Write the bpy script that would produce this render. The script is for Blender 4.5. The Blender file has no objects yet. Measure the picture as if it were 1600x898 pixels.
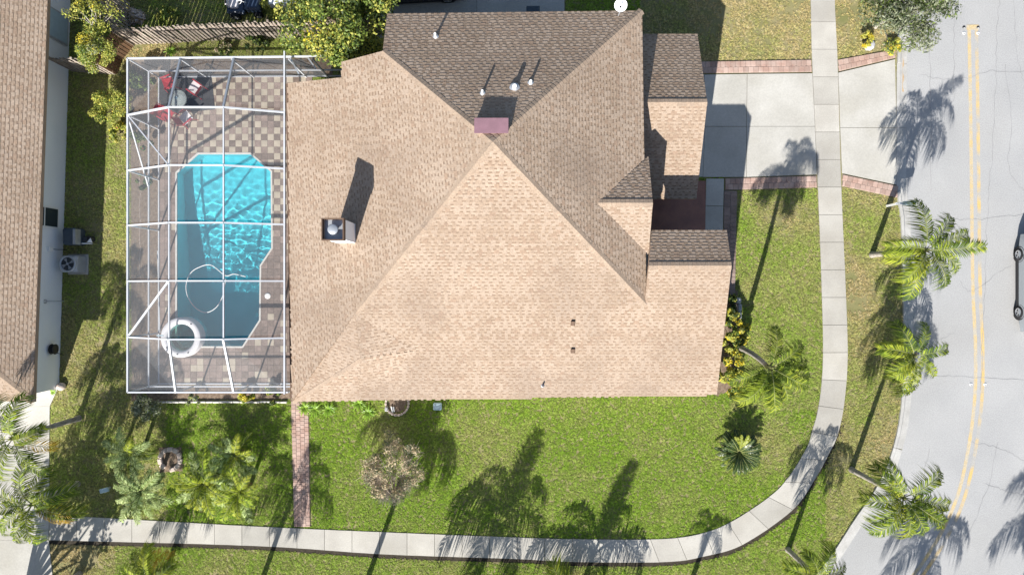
import bpy, math, random
import numpy as np
from mathutils import Vector, Matrix
R = math.radians
C = bpy.context.scene.collection
rnd = random.Random(11)
nrg = np.random.default_rng(5)

# ------------------------------------------------------------------ camera, sky, sun, exposure
HC = 32.0                                   # flying height of the camera in metres
def W(x, y, z=0.0):                         # photo measurement -> world point at height z
    s = 0.03 * (HC - z) / HC
    return Vector(((x - 800) * s, (449 - y) * s, z))
def G(x, y): return W(x, y, 0)

cam = bpy.data.cameras.new("camera"); cam.lens = 24; cam.sensor_width = 36
cam.clip_start = .1; cam.clip_end = 2000
camo = bpy.data.objects.new("camera", cam); C.objects.link(camo)
camo.location = (0, 0, HC); bpy.context.scene.camera = camo

SUN_EL = 33.7; SX, SY = -.337, -.9415        # horizontal direction towards the sun
w = bpy.data.worlds.new("World"); bpy.context.scene.world = w; w.use_nodes = True
nt = w.node_tree; nt.nodes.clear()
sky = nt.nodes.new("ShaderNodeTexSky"); sky.sky_type = 'NISHITA'; sky.sun_disc = False
sky.sun_elevation = R(SUN_EL); sky.sun_rotation = math.atan2(SX, SY) % (2 * math.pi)
bg = nt.nodes.new("ShaderNodeBackground"); bg.inputs[1].default_value = .075
wo = nt.nodes.new("ShaderNodeOutputWorld")
nt.links.new(sky.outputs[0], bg.inputs[0]); nt.links.new(bg.outputs[0], wo.inputs[0])
sl = bpy.data.lights.new("sun", 'SUN'); sl.energy = 5.0; sl.angle = R(.5); sl.color = (1, .965, .905)
so = bpy.data.objects.new("sun", sl); C.objects.link(so)
ce = math.cos(R(SUN_EL))
so.rotation_euler = Vector((SX * ce, SY * ce, math.sin(R(SUN_EL)))).to_track_quat('Z', 'Y').to_euler()
so.location = (-10, -30, 40)
vs = bpy.context.scene.view_settings
vs.view_transform = 'Standard'; vs.look = 'None'; vs.exposure = .95; vs.gamma = 1.0
bpy.context.scene.cycles.transparent_max_bounces = 24
bpy.context.scene.cycles.max_bounces = 10

# ------------------------------------------------------------------ materials
M = {}
def mat(name, c1, c2=None, scale=3., rough=.85, bump=0., bscale=60., fine=.0, fscale=40., rand=0., spec=.25, transl=0., metal=0., lo=.35, hi=.65, attr=None, c3=None):
    m = bpy.data.materials.new(name); m.use_nodes = True
    n, l = m.node_tree.nodes, m.node_tree.links; n.clear()
    out = n.new("ShaderNodeOutputMaterial"); p = n.new("ShaderNodeBsdfPrincipled")
    p.inputs["Roughness"].default_value = rough; p.inputs["Metallic"].default_value = metal
    p.inputs["Specular IOR Level"].default_value = spec
    geo = n.new("ShaderNodeNewGeometry")
    col = None
    def noise(sc, det=3):
        t = n.new("ShaderNodeTexNoise"); t.inputs["Scale"].default_value = sc; t.inputs["Detail"].default_value = det
        l.new(geo.outputs["Position"], t.inputs["Vector"]); return t
    def rgb(c):
        r = n.new("ShaderNodeRGB"); r.outputs[0].default_value = (*c, 1); return r.outputs[0]
    def mix(f, a, b, mode='MIX'):
        x = n.new("ShaderNodeMix"); x.data_type = 'RGBA'; x.blend_type = mode
        if isinstance(f, float): x.inputs[0].default_value = f
        else: l.new(f, x.inputs[0])
        l.new(a, x.inputs[6]); l.new(b, x.inputs[7]); return x.outputs[2]
    def mrange(v, a, b, c, d):
        r = n.new("ShaderNodeMapRange"); l.new(v, r.inputs[0])
        for i, q in enumerate((a, b, c, d)): r.inputs[i + 1].default_value = q
        return r.outputs[0]
    col = rgb(c1)
    if c2 is not None:
        if attr:
            a = n.new("ShaderNodeAttribute"); a.attribute_type = 'INSTANCER'; a.attribute_name = attr
            f = a.outputs["Fac"]
        else:
            f = mrange(noise(scale).outputs[0], lo, hi, 0, 1)
        col = mix(f, col, rgb(c2))
    if c3 is not None:
        col = mix(mrange(noise(scale * .45, 6).outputs[0], .50, .74, 0, .75), col, rgb(c3))
    if fine or rand:
        v = None
        if fine: v = mrange(noise(fscale, 2).outputs[0], .25, .75, 1 - fine, 1 + fine)
        if rand:
            oi = n.new("ShaderNodeObjectInfo")
            r = mrange(oi.outputs["Random"], 0, 1, 1 - rand, 1 + rand)
            if v is None: v = r
            else:
                mm = n.new("ShaderNodeMath"); mm.operation = 'MULTIPLY'; l.new(v, mm.inputs[0]); l.new(r, mm.inputs[1]); v = mm.outputs[0]
        h = n.new("ShaderNodeHueSaturation"); l.new(col, h.inputs["Color"]); l.new(v, h.inputs["Value"]); col = h.outputs[0]
    l.new(col, p.inputs["Base Color"])
    if bump:
        b = n.new("ShaderNodeBump"); b.inputs["Strength"].default_value = bump; b.inputs["Distance"].default_value = .02
        l.new(noise(bscale, 4).outputs[0], b.inputs["Height"]); l.new(b.outputs[0], p.inputs["Normal"])
    sh = p.outputs[0]
    if transl:
        t = n.new("ShaderNodeBsdfTranslucent"); l.new(col, t.inputs[0])
        x = n.new("ShaderNodeMixShader"); x.inputs[0].default_value = transl
        l.new(sh, x.inputs[1]); l.new(t.outputs[0], x.inputs[2]); sh = x.outputs[0]
    l.new(sh, out.inputs[0]); M[name] = m
    return m

mat("soil", (.17, .17, .065), (.25, .215, .11), .9, bump=.8, bscale=30, fine=.4, fscale=35, c3=(.24, .22, .10))
mat("grass", (.235, .370, .040), (.52, .42, .20), attr="dry", transl=.2, fine=.6, fscale=14, spec=.15, rough=.7)
mat("grass_straw", (.33, .46, .055), (.58, .49, .29), attr="dry", transl=.2, fine=.55, fscale=14, spec=.15)
mat("mulch", (.15, .105, .075), (.24, .18, .13), 9, bump=.9, bscale=35, fine=.5, fscale=45)
mat("concrete", (.435, .415, .375), (.365, .345, .31), .8, fine=.10, fscale=18, bump=.15, bscale=120, rand=.12, c3=(.33, .305, .26))
mat("driveway_concrete", (.45, .435, .40), (.385, .37, .335), .7, fine=.08, fscale=14, bump=.15, bscale=120, rand=.06, c3=(.345, .325, .275))
mat("kerb_concrete", (.46, .45, .43), (.38, .37, .35), 1.6, fine=.12, fscale=22, rand=.05, bump=.15)
mat("asphalt", (.375, .373, .370), (.335, .335, .335), .35, fine=.16, fscale=22, bump=.35, bscale=70, c3=(.305, .30, .29), rough=.9)
mat("crack", (.22, .22, .22), (.31, .31, .31), 2)
mat("yellow_paint", (.52, .39, .19), (.42, .38, .31), 2.6, fine=.25, fscale=30, lo=.34, hi=.66)
mat("yellow_paint_worn", (.55, .39, .16), (.36, .35, .33), 1.1, fine=.2, fscale=30, lo=.38, hi=.6)
mat("rust_stain", (.44, .29, .14), (.38, .35, .32), 2.0, fine=.15, lo=.4, hi=.7)
mat("brick", (.36, .235, .19), (.43, .32, .27), 2.5, fine=.12, fscale=50, rand=.16, bump=.2)
mat("brick_dark", (.21, .155, .135), (.28, .21, .18), 2.5, fine=.12, fscale=50, rand=.2, bump=.2)
mat("tile_brown", (.19, .145, .12), (.26, .20, .17), 5, fine=.22, fscale=30, rand=.16, bump=.25)
mat("tile_cream", (.50, .43, .34), (.43, .37, .29), 4, fine=.08, fscale=35, rand=.08, bump=.15)
mat("tile_pink", (.33, .25, .215), (.25, .19, .16), 5, fine=.2, fscale=30, rand=.14, bump=.25)
mat("mortar", (.25, .21, .18), (.30, .26, .23), 5, fine=.2)
mat("entry_red", (.30, .15, .115), (.24, .125, .10), 2, fine=.15, fscale=30, rough=.6)
SH = dict(fine=.20, fscale=16, bump=.12, bscale=110, c3=(.235, .18, .14))
mat("shingle_light", (.368, .286, .220), (.326, .25, .190), .55, **SH)
mat("shingle_tan", (.332, .249, .185), (.295, .22, .161), .55, **SH)
mat("shingle_rose", (.308, .22, .158), (.272, .195, .142), .55, **SH)
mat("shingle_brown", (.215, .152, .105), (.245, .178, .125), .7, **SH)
mat("ridge_cap", (.345, .262, .195), (.295, .225, .168), 1.4, **SH)
mat("stucco", (.60, .57, .52), (.55, .52, .47), .6, fine=.05, bump=.2, bscale=90)
mat("stucco_blue", (.86, .88, .91), (.82, .84, .87), .6, fine=.05, bump=.2, bscale=90)
mat("trim_brown", (.13, .085, .06), fine=.1)
mat("fascia_tan", (.40, .28, .20), (.33, .23, .165), 2, fine=.1)
mat("white_metal", (.78, .79, .80), (.72, .73, .74), 2, rough=.4, spec=.5)
mat("frame_white", (.54, .555, .585), (.48, .495, .53), 2, rough=.45, spec=.4, fine=.06)
mat("white_plastic", (.80, .80, .79), rough=.4, spec=.5, fine=.03)
mat("grey_metal", (.42, .43, .45), (.36, .37, .39), 3, rough=.45, spec=.5, fine=.06)
mat("dark_metal", (.045, .05, .055), (.07, .075, .08), 4, rough=.5)
mat("galvanised", (.50, .52, .55), (.42, .44, .47), 4, rough=.4, metal=.5)
mat("black_rubber", (.02, .02, .022), rough=.8)
mat("hub_alloy", (.55, .56, .58), rough=.3, metal=.7)
mat("vent_mauve", (.30, .17, .20), (.26, .15, .175), 3, fine=.06, rough=.5)
mat("wood_grey", (.36, .31, .26), (.25, .20, .165), 4, fine=.25, fscale=25, rand=.2, bump=.3)
mat("wood_brown", (.22, .13, .075), (.16, .095, .055), 4, fine=.25, fscale=25, rand=.15, bump=.3)
mat("bark_palm", (.36, .33, .29), (.24, .21, .18), 6, fine=.25, fscale=20, bump=.5, bscale=40)
mat("bark", (.22, .17, .12), (.13, .10, .07), 8, fine=.25, bump=.5)
mat("bark_white", (.48, .44, .39), (.35, .31, .27), 8, fine=.2, bump=.4)
PL = dict(rough=.6, spec=.12, transl=.3)
mat("palm_leaf", (.075, .125, .020), (.15, .20, .030), .9, fine=.35, fscale=5, rand=.25, **PL)
mat("palm_leaf_bright", (.27, .36, .035), (.40, .42, .05), .9, fine=.3, fscale=5, rand=.2, **PL)
mat("palm_leaf_silver", (.34, .44, .17), (.46, .53, .24), 1.2, fine=.35, fscale=6, rand=.2, **PL)
mat("palm_leaf_yellow", (.50, .33, .03), (.42, .27, .05), 1.5, fine=.25, rand=.15, **PL)
mat("palm_rib", (.20, .24, .07), (.26, .26, .10), 2, rough=.5)
mat("palm_boot", (.20, .14, .08), (.13, .09, .055), 6, fine=.3, bump=.4)
mat("sago_leaf", (.035, .065, .016), (.055, .09, .02), 3, rough=.35, spec=.5, transl=.15, rand=.2)
mat("sago_leaf_new", (.26, .32, .03), (.33, .35, .05), 3, rough=.4, spec=.5, transl=.3, rand=.15)
LF = dict(rough=.5, spec=.35, transl=.3)
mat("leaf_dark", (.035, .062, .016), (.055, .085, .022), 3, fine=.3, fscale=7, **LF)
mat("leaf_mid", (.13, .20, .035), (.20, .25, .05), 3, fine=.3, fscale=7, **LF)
mat("leaf_lime", (.40, .43, .07), (.48, .45, .11), 3, fine=.25, fscale=7, **LF)
mat("leaf_gold", (.70, .55, .04), (.60, .52, .06), 3, fine=.25, fscale=7, **LF)
mat("leaf_olive", (.15, .17, .085), (.21, .22, .13), 3, fine=.3, fscale=7, **LF)
mat("leaf_silver", (.31, .33, .22), (.24, .27, .17), 3, fine=.3, fscale=7, **LF)
mat("leaf_dry", (.56, .45, .29), (.44, .35, .22), 3, fine=.3, fscale=9, **LF)
mat("twig_dry", (.54, .46, .36), (.40, .33, .25), 6, fine=.25)
mat("flower_red", (.55, .06, .08), rough=.6, transl=.2)
mat("lily_leaf", (.20, .36, .035), (.30, .44, .06), 3, fine=.2, rough=.4, spec=.4, transl=.3)
mat("red_fabric", (.42, .035, .05), (.36, .03, .045), 6, fine=.12, rough=.7)
mat("red_frame", (.40, .03, .04), rough=.4, spec=.5)
mat("white_fabric", (.72, .68, .68), (.66, .62, .62), 6, fine=.08)
mat("sheet_dark", (.065, .066, .072), (.085, .085, .09), 10, fine=.25, fscale=60)
mat("stone_pale", (.60, .49, .43), (.50, .42, .37), 4, fine=.15, rand=.15, bump=.4)
mat("stone_white", (.62, .60, .56), (.55, .53, .49), 4, fine=.12, rand=.1, bump=.3)
mat("stone_grey", (.40, .40, .42), (.32, .32, .34), 3, fine=.2, bump=.5)
mat("pale_blue", (.42, .54, .60), (.38, .49, .55), 5, rough=.5)
mat("navy", (.025, .04, .075), (.035, .055, .09), 4, rough=.35, spec=.6)
mat("car_silver", (.36, .39, .42), rough=.25, spec=.6, metal=.35)
mat("car_black", (.012, .013, .015), rough=.12, spec=.7)
mat("car_white", (.70, .72, .72), rough=.2, spec=.6)
mat("bin_grey", (.075, .095, .115), (.06, .08, .10), 4, rough=.5)
mat("tan_plastic", (.36, .27, .17), rough=.5)
mat("plaster_pool", (.60, .84, .86), (.54, .80, .83), 1.5, fine=.03, rough=.7)
mat("spa_white", (.74, .72, .73), (.66, .64, .66), 3, fine=.06, rough=.5)
mat("tile_line", (.30, .52, .60), (.40, .60, .66), 6, fine=.2, rough=.3)
mat("blue_reflector", (.75, .75, .72), rough=.2, spec=.6)
mat("dark_plastic", (.03, .03, .032), rough=.4)

def raw(name):
    m = bpy.data.materials.new(name); m.use_nodes = True; m.node_tree.nodes.clear(); M[name] = m
    n = m.node_tree.nodes; return n, m.node_tree.links, n.new("ShaderNodeOutputMaterial")
# insect screen: an open weave, mostly see-through
n, l, o = raw("insect_screen")
tr = n.new("ShaderNodeBsdfTransparent"); tr.inputs[0].default_value = (1, 1, 1, 1)
df = n.new("ShaderNodeBsdfDiffuse"); df.inputs[0].default_value = (.24, .25, .265, 1)
mx = n.new("ShaderNodeMixShader"); mx.inputs[0].default_value = .24
l.new(tr.outputs[0], mx.inputs[1]); l.new(df.outputs[0], mx.inputs[2]); l.new(mx.outputs[0], o.inputs[0])
# window glass
n, l, o = raw("window_glass")
p = n.new("ShaderNodeBsdfPrincipled"); p.inputs["Base Color"].default_value = (.03, .04, .05, 1)
p.inputs["Roughness"].default_value = .04; p.inputs["Specular IOR Level"].default_value = .8
l.new(p.outputs[0], o.inputs[0])
n, l, o = raw("glass_clear")
p = n.new("ShaderNodeBsdfPrincipled"); p.inputs["Base Color"].default_value = (.9, 1, .97, 1)
p.inputs["Roughness"].default_value = .03; p.inputs["Alpha"].default_value = .25
l.new(p.outputs[0], o.inputs[0])
# pool water
n, l, o = raw("pool_water")
rf = n.new("ShaderNodeBsdfGlass"); rf.inputs["IOR"].default_value = 1.33; rf.inputs["Roughness"].default_value = 0
rf.inputs["Color"].default_value = (.38, .93, 1.0, 1)
l.new(rf.outputs[0], o.inputs[0])

# ------------------------------------------------------------------ mesh helpers
class MB:
    def __init__(s): s.v, s.f, s.m, s.sm = [], [], [], []
    def add(s, vs, fs, mi=0, smooth=False):
        k = len(s.v); s.v += [tuple(v) for v in vs]
        for f in fs: s.f.append([k + i for i in f]); s.m.append(mi); s.sm.append(smooth)
        return s
    def poly(s, pts, mi=0): return s.add(pts, [list(range(len(pts)))], mi)
    def box(s, c, d, mi=0, rz=0., mtx=None):
        x, y, z = d[0] / 2, d[1] / 2, d[2] / 2; cr, sr = math.cos(rz), math.sin(rz); vs = []
        for k in (-z, z):
            for a, b in ((-x, -y), (x, -y), (x, y), (-x, y)):
                q = Vector((a * cr - b * sr + c[0], a * sr + b * cr + c[1], k + c[2])); vs.append(mtx @ q if mtx else q)
        return s.add(vs, [(3, 2, 1, 0), (4, 5, 6, 7), (0, 1, 5, 4), (1, 2, 6, 5), (2, 3, 7, 6), (3, 0, 4, 7)], mi)
    def bevbox(s, c, d, b=.02, mi=0, rz=0.):
        """box with chamfered top edges and corners"""
        cr, sr = math.cos(rz), math.sin(rz); vs = []
        def ring(i, z):
            x, y = d[0] / 2 - i, d[1] / 2 - i; k = b
            for a, q in ((-x + k, -y), (x - k, -y), (x, -y + k), (x, y - k), (x - k, y), (-x + k, y), (-x, y - k), (-x, -y + k)):
                vs.append((a * cr - q * sr + c[0], a * sr + q * cr + c[1], z + c[2]))
        ring(0, -d[2] / 2); ring(0, d[2] / 2 - b); ring(b, d[2] / 2)
        fs = [list(range(7, -1, -1)), list(range(16, 24))]
        for r in (0, 8):
            for i in range(8): fs.append((r + i, r + (i + 1) % 8, r + 8 + (i + 1) % 8, r + 8 + i))
        return s.add(vs, fs, mi)
    def prism(s, pts, z0, z1, mi=0, side=None):
        pts = [(p[0], p[1]) for p in pts]
        a = sum(pts[i][0] * pts[(i + 1) % len(pts)][1] - pts[(i + 1) % len(pts)][0] * pts[i][1] for i in range(len(pts)))
        if a < 0: pts = pts[::-1]
        n = len(pts)
        s.add([(x, y, z1) for x, y in pts], [list(range(n))], mi)
        s.add([(x, y, z0) for x, y in pts], [list(range(n - 1, -1, -1))], mi)
        s.add([(x, y, z0) for x, y in pts] + [(x, y, z1) for x, y in pts],
              [(i, (i + 1) % n, n + (i + 1) % n, n + i) for i in range(n)], mi if side is None else side)
        return s
    def slab(s, pts, dz, mi=0, side=None):
        """polygon in space given a thickness straight down"""
        n = len(pts); pts = [Vector(p) for p in pts]
        nr = sum(((pts[i] - pts[0]).cross(pts[(i + 1) % n] - pts[0]) for i in range(1, n - 1)), Vector())
        if nr.z < 0: pts = pts[::-1]
        lo = [p - Vector((0, 0, dz)) for p in pts]
        s.add(pts, [list(range(n))], mi); s.add(lo, [list(range(n - 1, -1, -1))], mi)
        s.add(lo + pts, [(i, (i + 1) % n, n + (i + 1) % n, n + i) for i in range(n)], mi if side is None else side)
        return s
    def tube(s, pts, r, n=8, mi=0, cap=True, smooth=True):
        pts = [Vector(p) for p in pts]; k = len(pts)
        if not hasattr(r, '__len__'): r = [r] * k
        vs, fs = [], []; up = Vector((0, 0, 1))
        for i, p in enumerate(pts):
            t = (pts[min(i + 1, k - 1)] - pts[max(i - 1, 0)]).normalized()
            a = t.cross(up if abs(t.z) < .9 else Vector((1, 0, 0))).normalized(); b = t.cross(a)
            for j in range(n):
                q = 2 * math.pi * j / n; vs.append(p + (a * math.cos(q) + b * math.sin(q)) * r[i])
        for i in range(k - 1):
            for j in range(n): fs.append((i * n + j, i * n + (j + 1) % n, (i + 1) * n + (j + 1) % n, (i + 1) * n + j))
        s.add(vs, fs, mi, smooth)
        if cap:
            s.add(vs[:n], [list(range(n - 1, -1, -1))], mi); s.add(vs[-n:], [list(range(n))], mi)
        return s
    def bar(s, p0, p1, wd, ht, mi=0):
        p0, p1 = Vector(p0), Vector(p1); t = (p1 - p0).normalized()
        a = t.cross(Vector((0, 0, 1)) if abs(t.z) < .95 else Vector((0, 1, 0))).normalized(); b = a.cross(t)
        vs = []
        for p in (p0, p1):
            for i, j in ((-1, -1), (1, -1), (1, 1), (-1, 1)): vs.append(p + a * i * wd / 2 + b * j * ht / 2)
        return s.add(vs, [(3, 2, 1, 0), (4, 5, 6, 7), (0, 1, 5, 4), (1, 2, 6, 5), (2, 3, 7, 6), (3, 0, 4, 7)], mi)
    def lathe(s, prof, c=(0, 0, 0), n=20, mi=0, smooth=True):
        vs, fs = [], []; k = len(prof)
        for j in range(n):
            q = 2 * math.pi * j / n
            for r, z in prof: vs.append((c[0] + r * math.cos(q), c[1] + r * math.sin(q), c[2] + z))
        for j in range(n):
            for i in range(k - 1): fs.append((j * k + i, ((j + 1) % n) * k + i, ((j + 1) % n) * k + i + 1, j * k + i + 1))
        return s.add(vs, fs, mi, smooth)
    def mesh(s, name, mats):
        me = bpy.data.meshes.new(name); me.from_pydata(s.v, [], s.f)
        for m in (mats if isinstance(mats, (list, tuple)) else [mats]): me.materials.append(M[m])
        me.polygons.foreach_set("material_index", s.m); me.polygons.foreach_set("use_smooth", s.sm); me.update(); return me
    def build(s, name, mats, parent=None, **k): return link(name, s.mesh(name, mats), parent, **k)

def link(name, data, parent=None, label=None, cat=None, group=None, kind=None, loc=None, rot=None):
    o = bpy.data.objects.new(name, data); C.objects.link(o)
    if parent is not None:
        o.parent = parent; o.matrix_parent_inverse = Matrix.Translation(-parent.location) if parent.rotation_euler.z == 0 else parent.matrix_basis.inverted()
    if loc is not None: o.location = loc
    if rot is not None: o.rotation_euler = rot
    for a, b in (("label", label), ("category", cat), ("group", group), ("kind", kind)):
        if b: o[a] = b
    return o
def thing(name, label, cat, loc=(0, 0, 0), group=None):
    return link(name, None, None, label, cat, group, None, loc)
def structure(name, mb, mats): return mb.build(name, mats, kind="structure")
def child(name, data, parent, loc=(0, 0, 0), rot=(0, 0, 0), scale=None):
    """a part given in its thing's own coordinates"""
    o = bpy.data.objects.new(name, data); C.objects.link(o); o.parent = parent; o.location = loc; o.rotation_euler = rot
    if scale: o.scale = scale if hasattr(scale, '__len__') else (scale,) * 3
    return o

def inside(x, y, poly):
    """vectorised point in polygon"""
    r = np.zeros(len(x), bool); n = len(poly)
    for i in range(n):
        x1, y1 = poly[i][0], poly[i][1]; x2, y2 = poly[(i + 1) % n][0], poly[(i + 1) % n][1]
        c = ((y1 > y) != (y2 > y)); 
        if y1 != y2: r ^= c & (x < (x2 - x1) * (y - y1) / (y2 - y1) + x1)
    return r
def gp(l): return [G(*p) for p in l]
def resample(pts, step):
    pts = [Vector(p) for p in pts]; out = [pts[0]]; acc = 0
    for a, b in zip(pts, pts[1:]):
        d = (b - a).length; t = step - acc
        while t <= d: out.append(a.lerp(b, t / d)); t += step
        acc = d - (t - step)
    return out
def smooth_line(pts, k=6):
    """Catmull-Rom through the points"""
    P = [Vector(p) for p in pts]; P = [2 * P[0] - P[1]] + P + [2 * P[-1] - P[-2]]; out = []
    for i in range(1, len(P) - 2):
        a, b, c, d = P[i - 1:i + 3]
        for j in range(k):
            t = j / k
            out.append(.5 * ((2 * b) + (c - a) * t + (2 * a - 5 * b + 4 * c - d) * t * t + (3 * b - 3 * c + d - a) * t ** 3))
    return out + [P[-2]]
def strip(left, right, z):  # quads between two lines
    mb = MB(); n = min(len(left), len(right))
    vs = [(p.x, p.y, z) for p in left[:n]] + [(p.x, p.y, z) for p in right[:n]]
    return mb.add(vs, [(i, n + i, n + i + 1, i + 1) for i in range(n - 1)])
def offset_line(pts, d):
    out = []
    for i, p in enumerate(pts):
        t = (pts[min(i + 1, len(pts) - 1)] - pts[max(i - 1, 0)]); t.z = 0; t.normalize()
        out.append(Vector((p.x + t.y * d, p.y - t.x * d, p.z)))
    return out

# ------------------------------------------------------------------ ground, road
KERB = smooth_line(gp([(1404, -400), (1404, -100), (1403, 0), (1401, 90), (1400, 290), (1406, 340), (1410, 480), (1409, 600), (1399, 680), (1374, 750), (1334, 810), (1287, 880), (1225, 945),
                  (1130, 1000), (1000, 1030), (700, 1030), (300, 1010), (-300, 985), (-900, 960)]), 6)
GUT = offset_line(KERB, -.48)
FAR = smooth_line(gp([(1690, -400), (1690, 100), (1692, 400), (1700, 560), (1692, 700), (1650, 850), (1570, 1000), (1430, 1130), (1250, 1220), (1000, 1270), (300, 1275), (-900, 1240)]), 6)
rd = MB().poly([(p.x, p.y, .004) for p in reversed(GUT)] + [(p.x, p.y, .004) for p in FAR])
road = structure("road", rd, "asphalt")
# kerb with its gutter pan, cast in 3 m lengths
kerb = link("kerb", None, kind="structure"); kl = resample(KERB, .6)
for i in range(0, len(kl) - 6, 5):
    seg = kl[i:i + 6]
    if max(p.y for p in seg) < -22 or min(p.y for p in seg) > 24 or max(p.x for p in seg) < -30: continue
    seg[-1] = seg[-1].lerp(seg[-2], .02); mb = MB(); vs = []
    drop = all(G(0, 300).y < p.y < G(0, 82).y for p in seg)
    h = .05 if drop else .11
    L = [offset_line(seg, d) for d in (0, -.13, -.2, -.48)]
    for k in range(len(seg)):
        for q, z in zip(L, (h, h, .035, .014)): vs.append((q[k].x, q[k].y, z))
        vs.append((L[0][k].x, L[0][k].y, -.05)); vs.append((L[3][k].x, L[3][k].y, -.05))
    fs = []
    for k in range(len(seg) - 1):
        a, b = 6 * k, 6 * k + 6
        for u, v in ((4, 0), (0, 1), (1, 2), (2, 3), (3, 5)): fs.append((a + u, b + u, b + v, a + v))
    e = 6 * (len(seg) - 1); fs += [(0, 1, 2, 3, 5, 4), (e + 4, e + 5, e + 3, e + 2, e + 1, e)]
    mb.add(vs, fs).build("kerb_length", "kerb_concrete", kerb)
# orange stain along the gutter beside the driveway
strip([G(1404 + 1.2 * math.sin(y * .2), y) for y in range(84, 150, 6)], [G(1411 + 1.2 * math.sin(y * .27), y) for y in range(84, 150, 6)], .03).build("rust_stain", "rust_stain", road)
# double yellow line
CL = smooth_line(gp([(1514, 41), (1516, 150), (1518, 300), (1520, 450), (1524, 540), (1523, 620), (1513, 700), (1494, 780), (1460, 850), (1415, 912), (1350, 975), (1250, 1035), (1100, 1085)]), 6)
for nm, d0, m in (("yellow_line", 0, "yellow_paint"), ("yellow_line", -.34, "yellow_paint_worn")):
    a = offset_line(CL, d0 + .08); b = offset_line(CL, d0 - .08)
    MBs = strip(b, a, .008); MBs.build(nm, m, road)
MB().prism([G(1510, 39), G(1529, 39), G(1529, 47), G(1510, 47)], .0085, .012).build("yellow_bar", "yellow_paint", road)
ck = MB()
def crack(pts, wd=.022, jit=.05):
    l = smooth_line([G(*p) for p in pts], 8); l = [p + Vector((rnd.uniform(-jit, jit), rnd.uniform(-jit, jit), 0)) for p in l]
    a, b = offset_line(l, wd / 2), offset_line(l, -wd / 2); s = strip(a, b, .0085); ck.add(s.v, s.f)
for c in (((1455, 40), (1453, 110), (1455, 200), (1453, 300)), ((1490, 20), (1491, 90), (1490, 160)), ((1562, 0), (1557, 60), (1556, 130), (1551, 230), (1543, 330), (1540, 420), (1535, 520), (1533, 610)),
          ((1440, 116), (1470, 124), (1512, 122), (1545, 111), (1600, 113)), ((1462, 341), (1500, 343), (1540, 342), (1600, 335)), ((1462, 586), (1520, 589), (1600, 594)), ((1446, 330), (1455, 350), (1458, 420)),
          ((1570, 100), (1580, 180), (1576, 260), (1600, 300)), ((1500, 440), (1520, 455), (1560, 425), (1580, 415)), ((1490, 520), (1470, 530), (1455, 545)), ((1560, 690), (1540, 770), (1515, 830)), ((1520, 690), (1560, 700), (1600, 718)),
          ((1540, 755), (1575, 768), (1600, 772)), ((1412, 100), (1414, 200), (1413, 290)), ((1452, 700), (1440, 760)), ((1582, 0), (1590, 90), (1600, 130))):
    crack(c)
ck.build("crack", "crack", road, kind="stuff")
for i, (x, y, lb) in enumerate(((1506, 43, "dark road stud left of the end bar of the yellow line"), (1506, 52, "pale road stud left of the yellow line, below the dark one"),
                     (1528, 43, "dark road stud right of the end bar of the yellow line"), (1528, 52, "pale road stud right of the yellow line, below the dark one"),
                     (1517, 600, "road stud left of the yellow line beside the middle street palm"), (1539, 600, "road stud right of the yellow line beside the middle street palm"))):
    g = G(x, y); dark = y == 43
    t = thing("road_stud", lb, "road stud", (g.x, g.y, .008), "road studs along the yellow line")
    a = MB(); a.lathe([(.075, 0), (.07, .012), (.05, .024), (0, .028)], (0, 0, 0), 12); child("stud_body", a.mesh("stud_body", "dark_plastic" if dark else "white_plastic"), t)
    b = MB(); b.box((0, -.045, .018), (.07, .03, .018)); child("reflector", b.mesh("reflector", "dark_plastic" if not dark else "blue_reflector"), t)

# ------------------------------------------------------------------ pavements
def slabs(parent, polys, mname, z=.05, gap=.012, name="slab", zs=0):
    for p in polys:
        c = sum(p, Vector()) / len(p); q = [v + (c - v).normalized() * gap for v in p]
        MB().prism(q, zs, z + rnd.uniform(-.004, .004)).build(name, mname, parent)
walk = link("sidewalk", None, kind="structure")
# inner (lawn side) and outer (road side) edges of the pavement
INN = smooth_line(gp([(1262, -180), (1266, 0), (1268, 90), (1277, 290), (1283, 450), (1285, 560), (1279, 630), (1268, 673), (1259, 700), (1230, 746), (1200, 776), (1138, 816), (1088, 834), (1025, 841), (900, 841), (800, 838), (600, 830), (400, 821), (78, 803)]), 12)
OUT = smooth_line(gp([(1301, -180), (1304, 0), (1308, 90), (1314, 290), (1321, 450), (1324, 560), (1318, 635), (1308, 680), (1296, 706), (1274, 746), (1238, 796), (1160, 850), (1101, 868), (1040, 877), (900, 877), (800, 872), (600, 865), (400, 852), (78, 843)]), 12)
nS = 46; iA, iB = resample(INN, .02), resample(OUT, .02)
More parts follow.
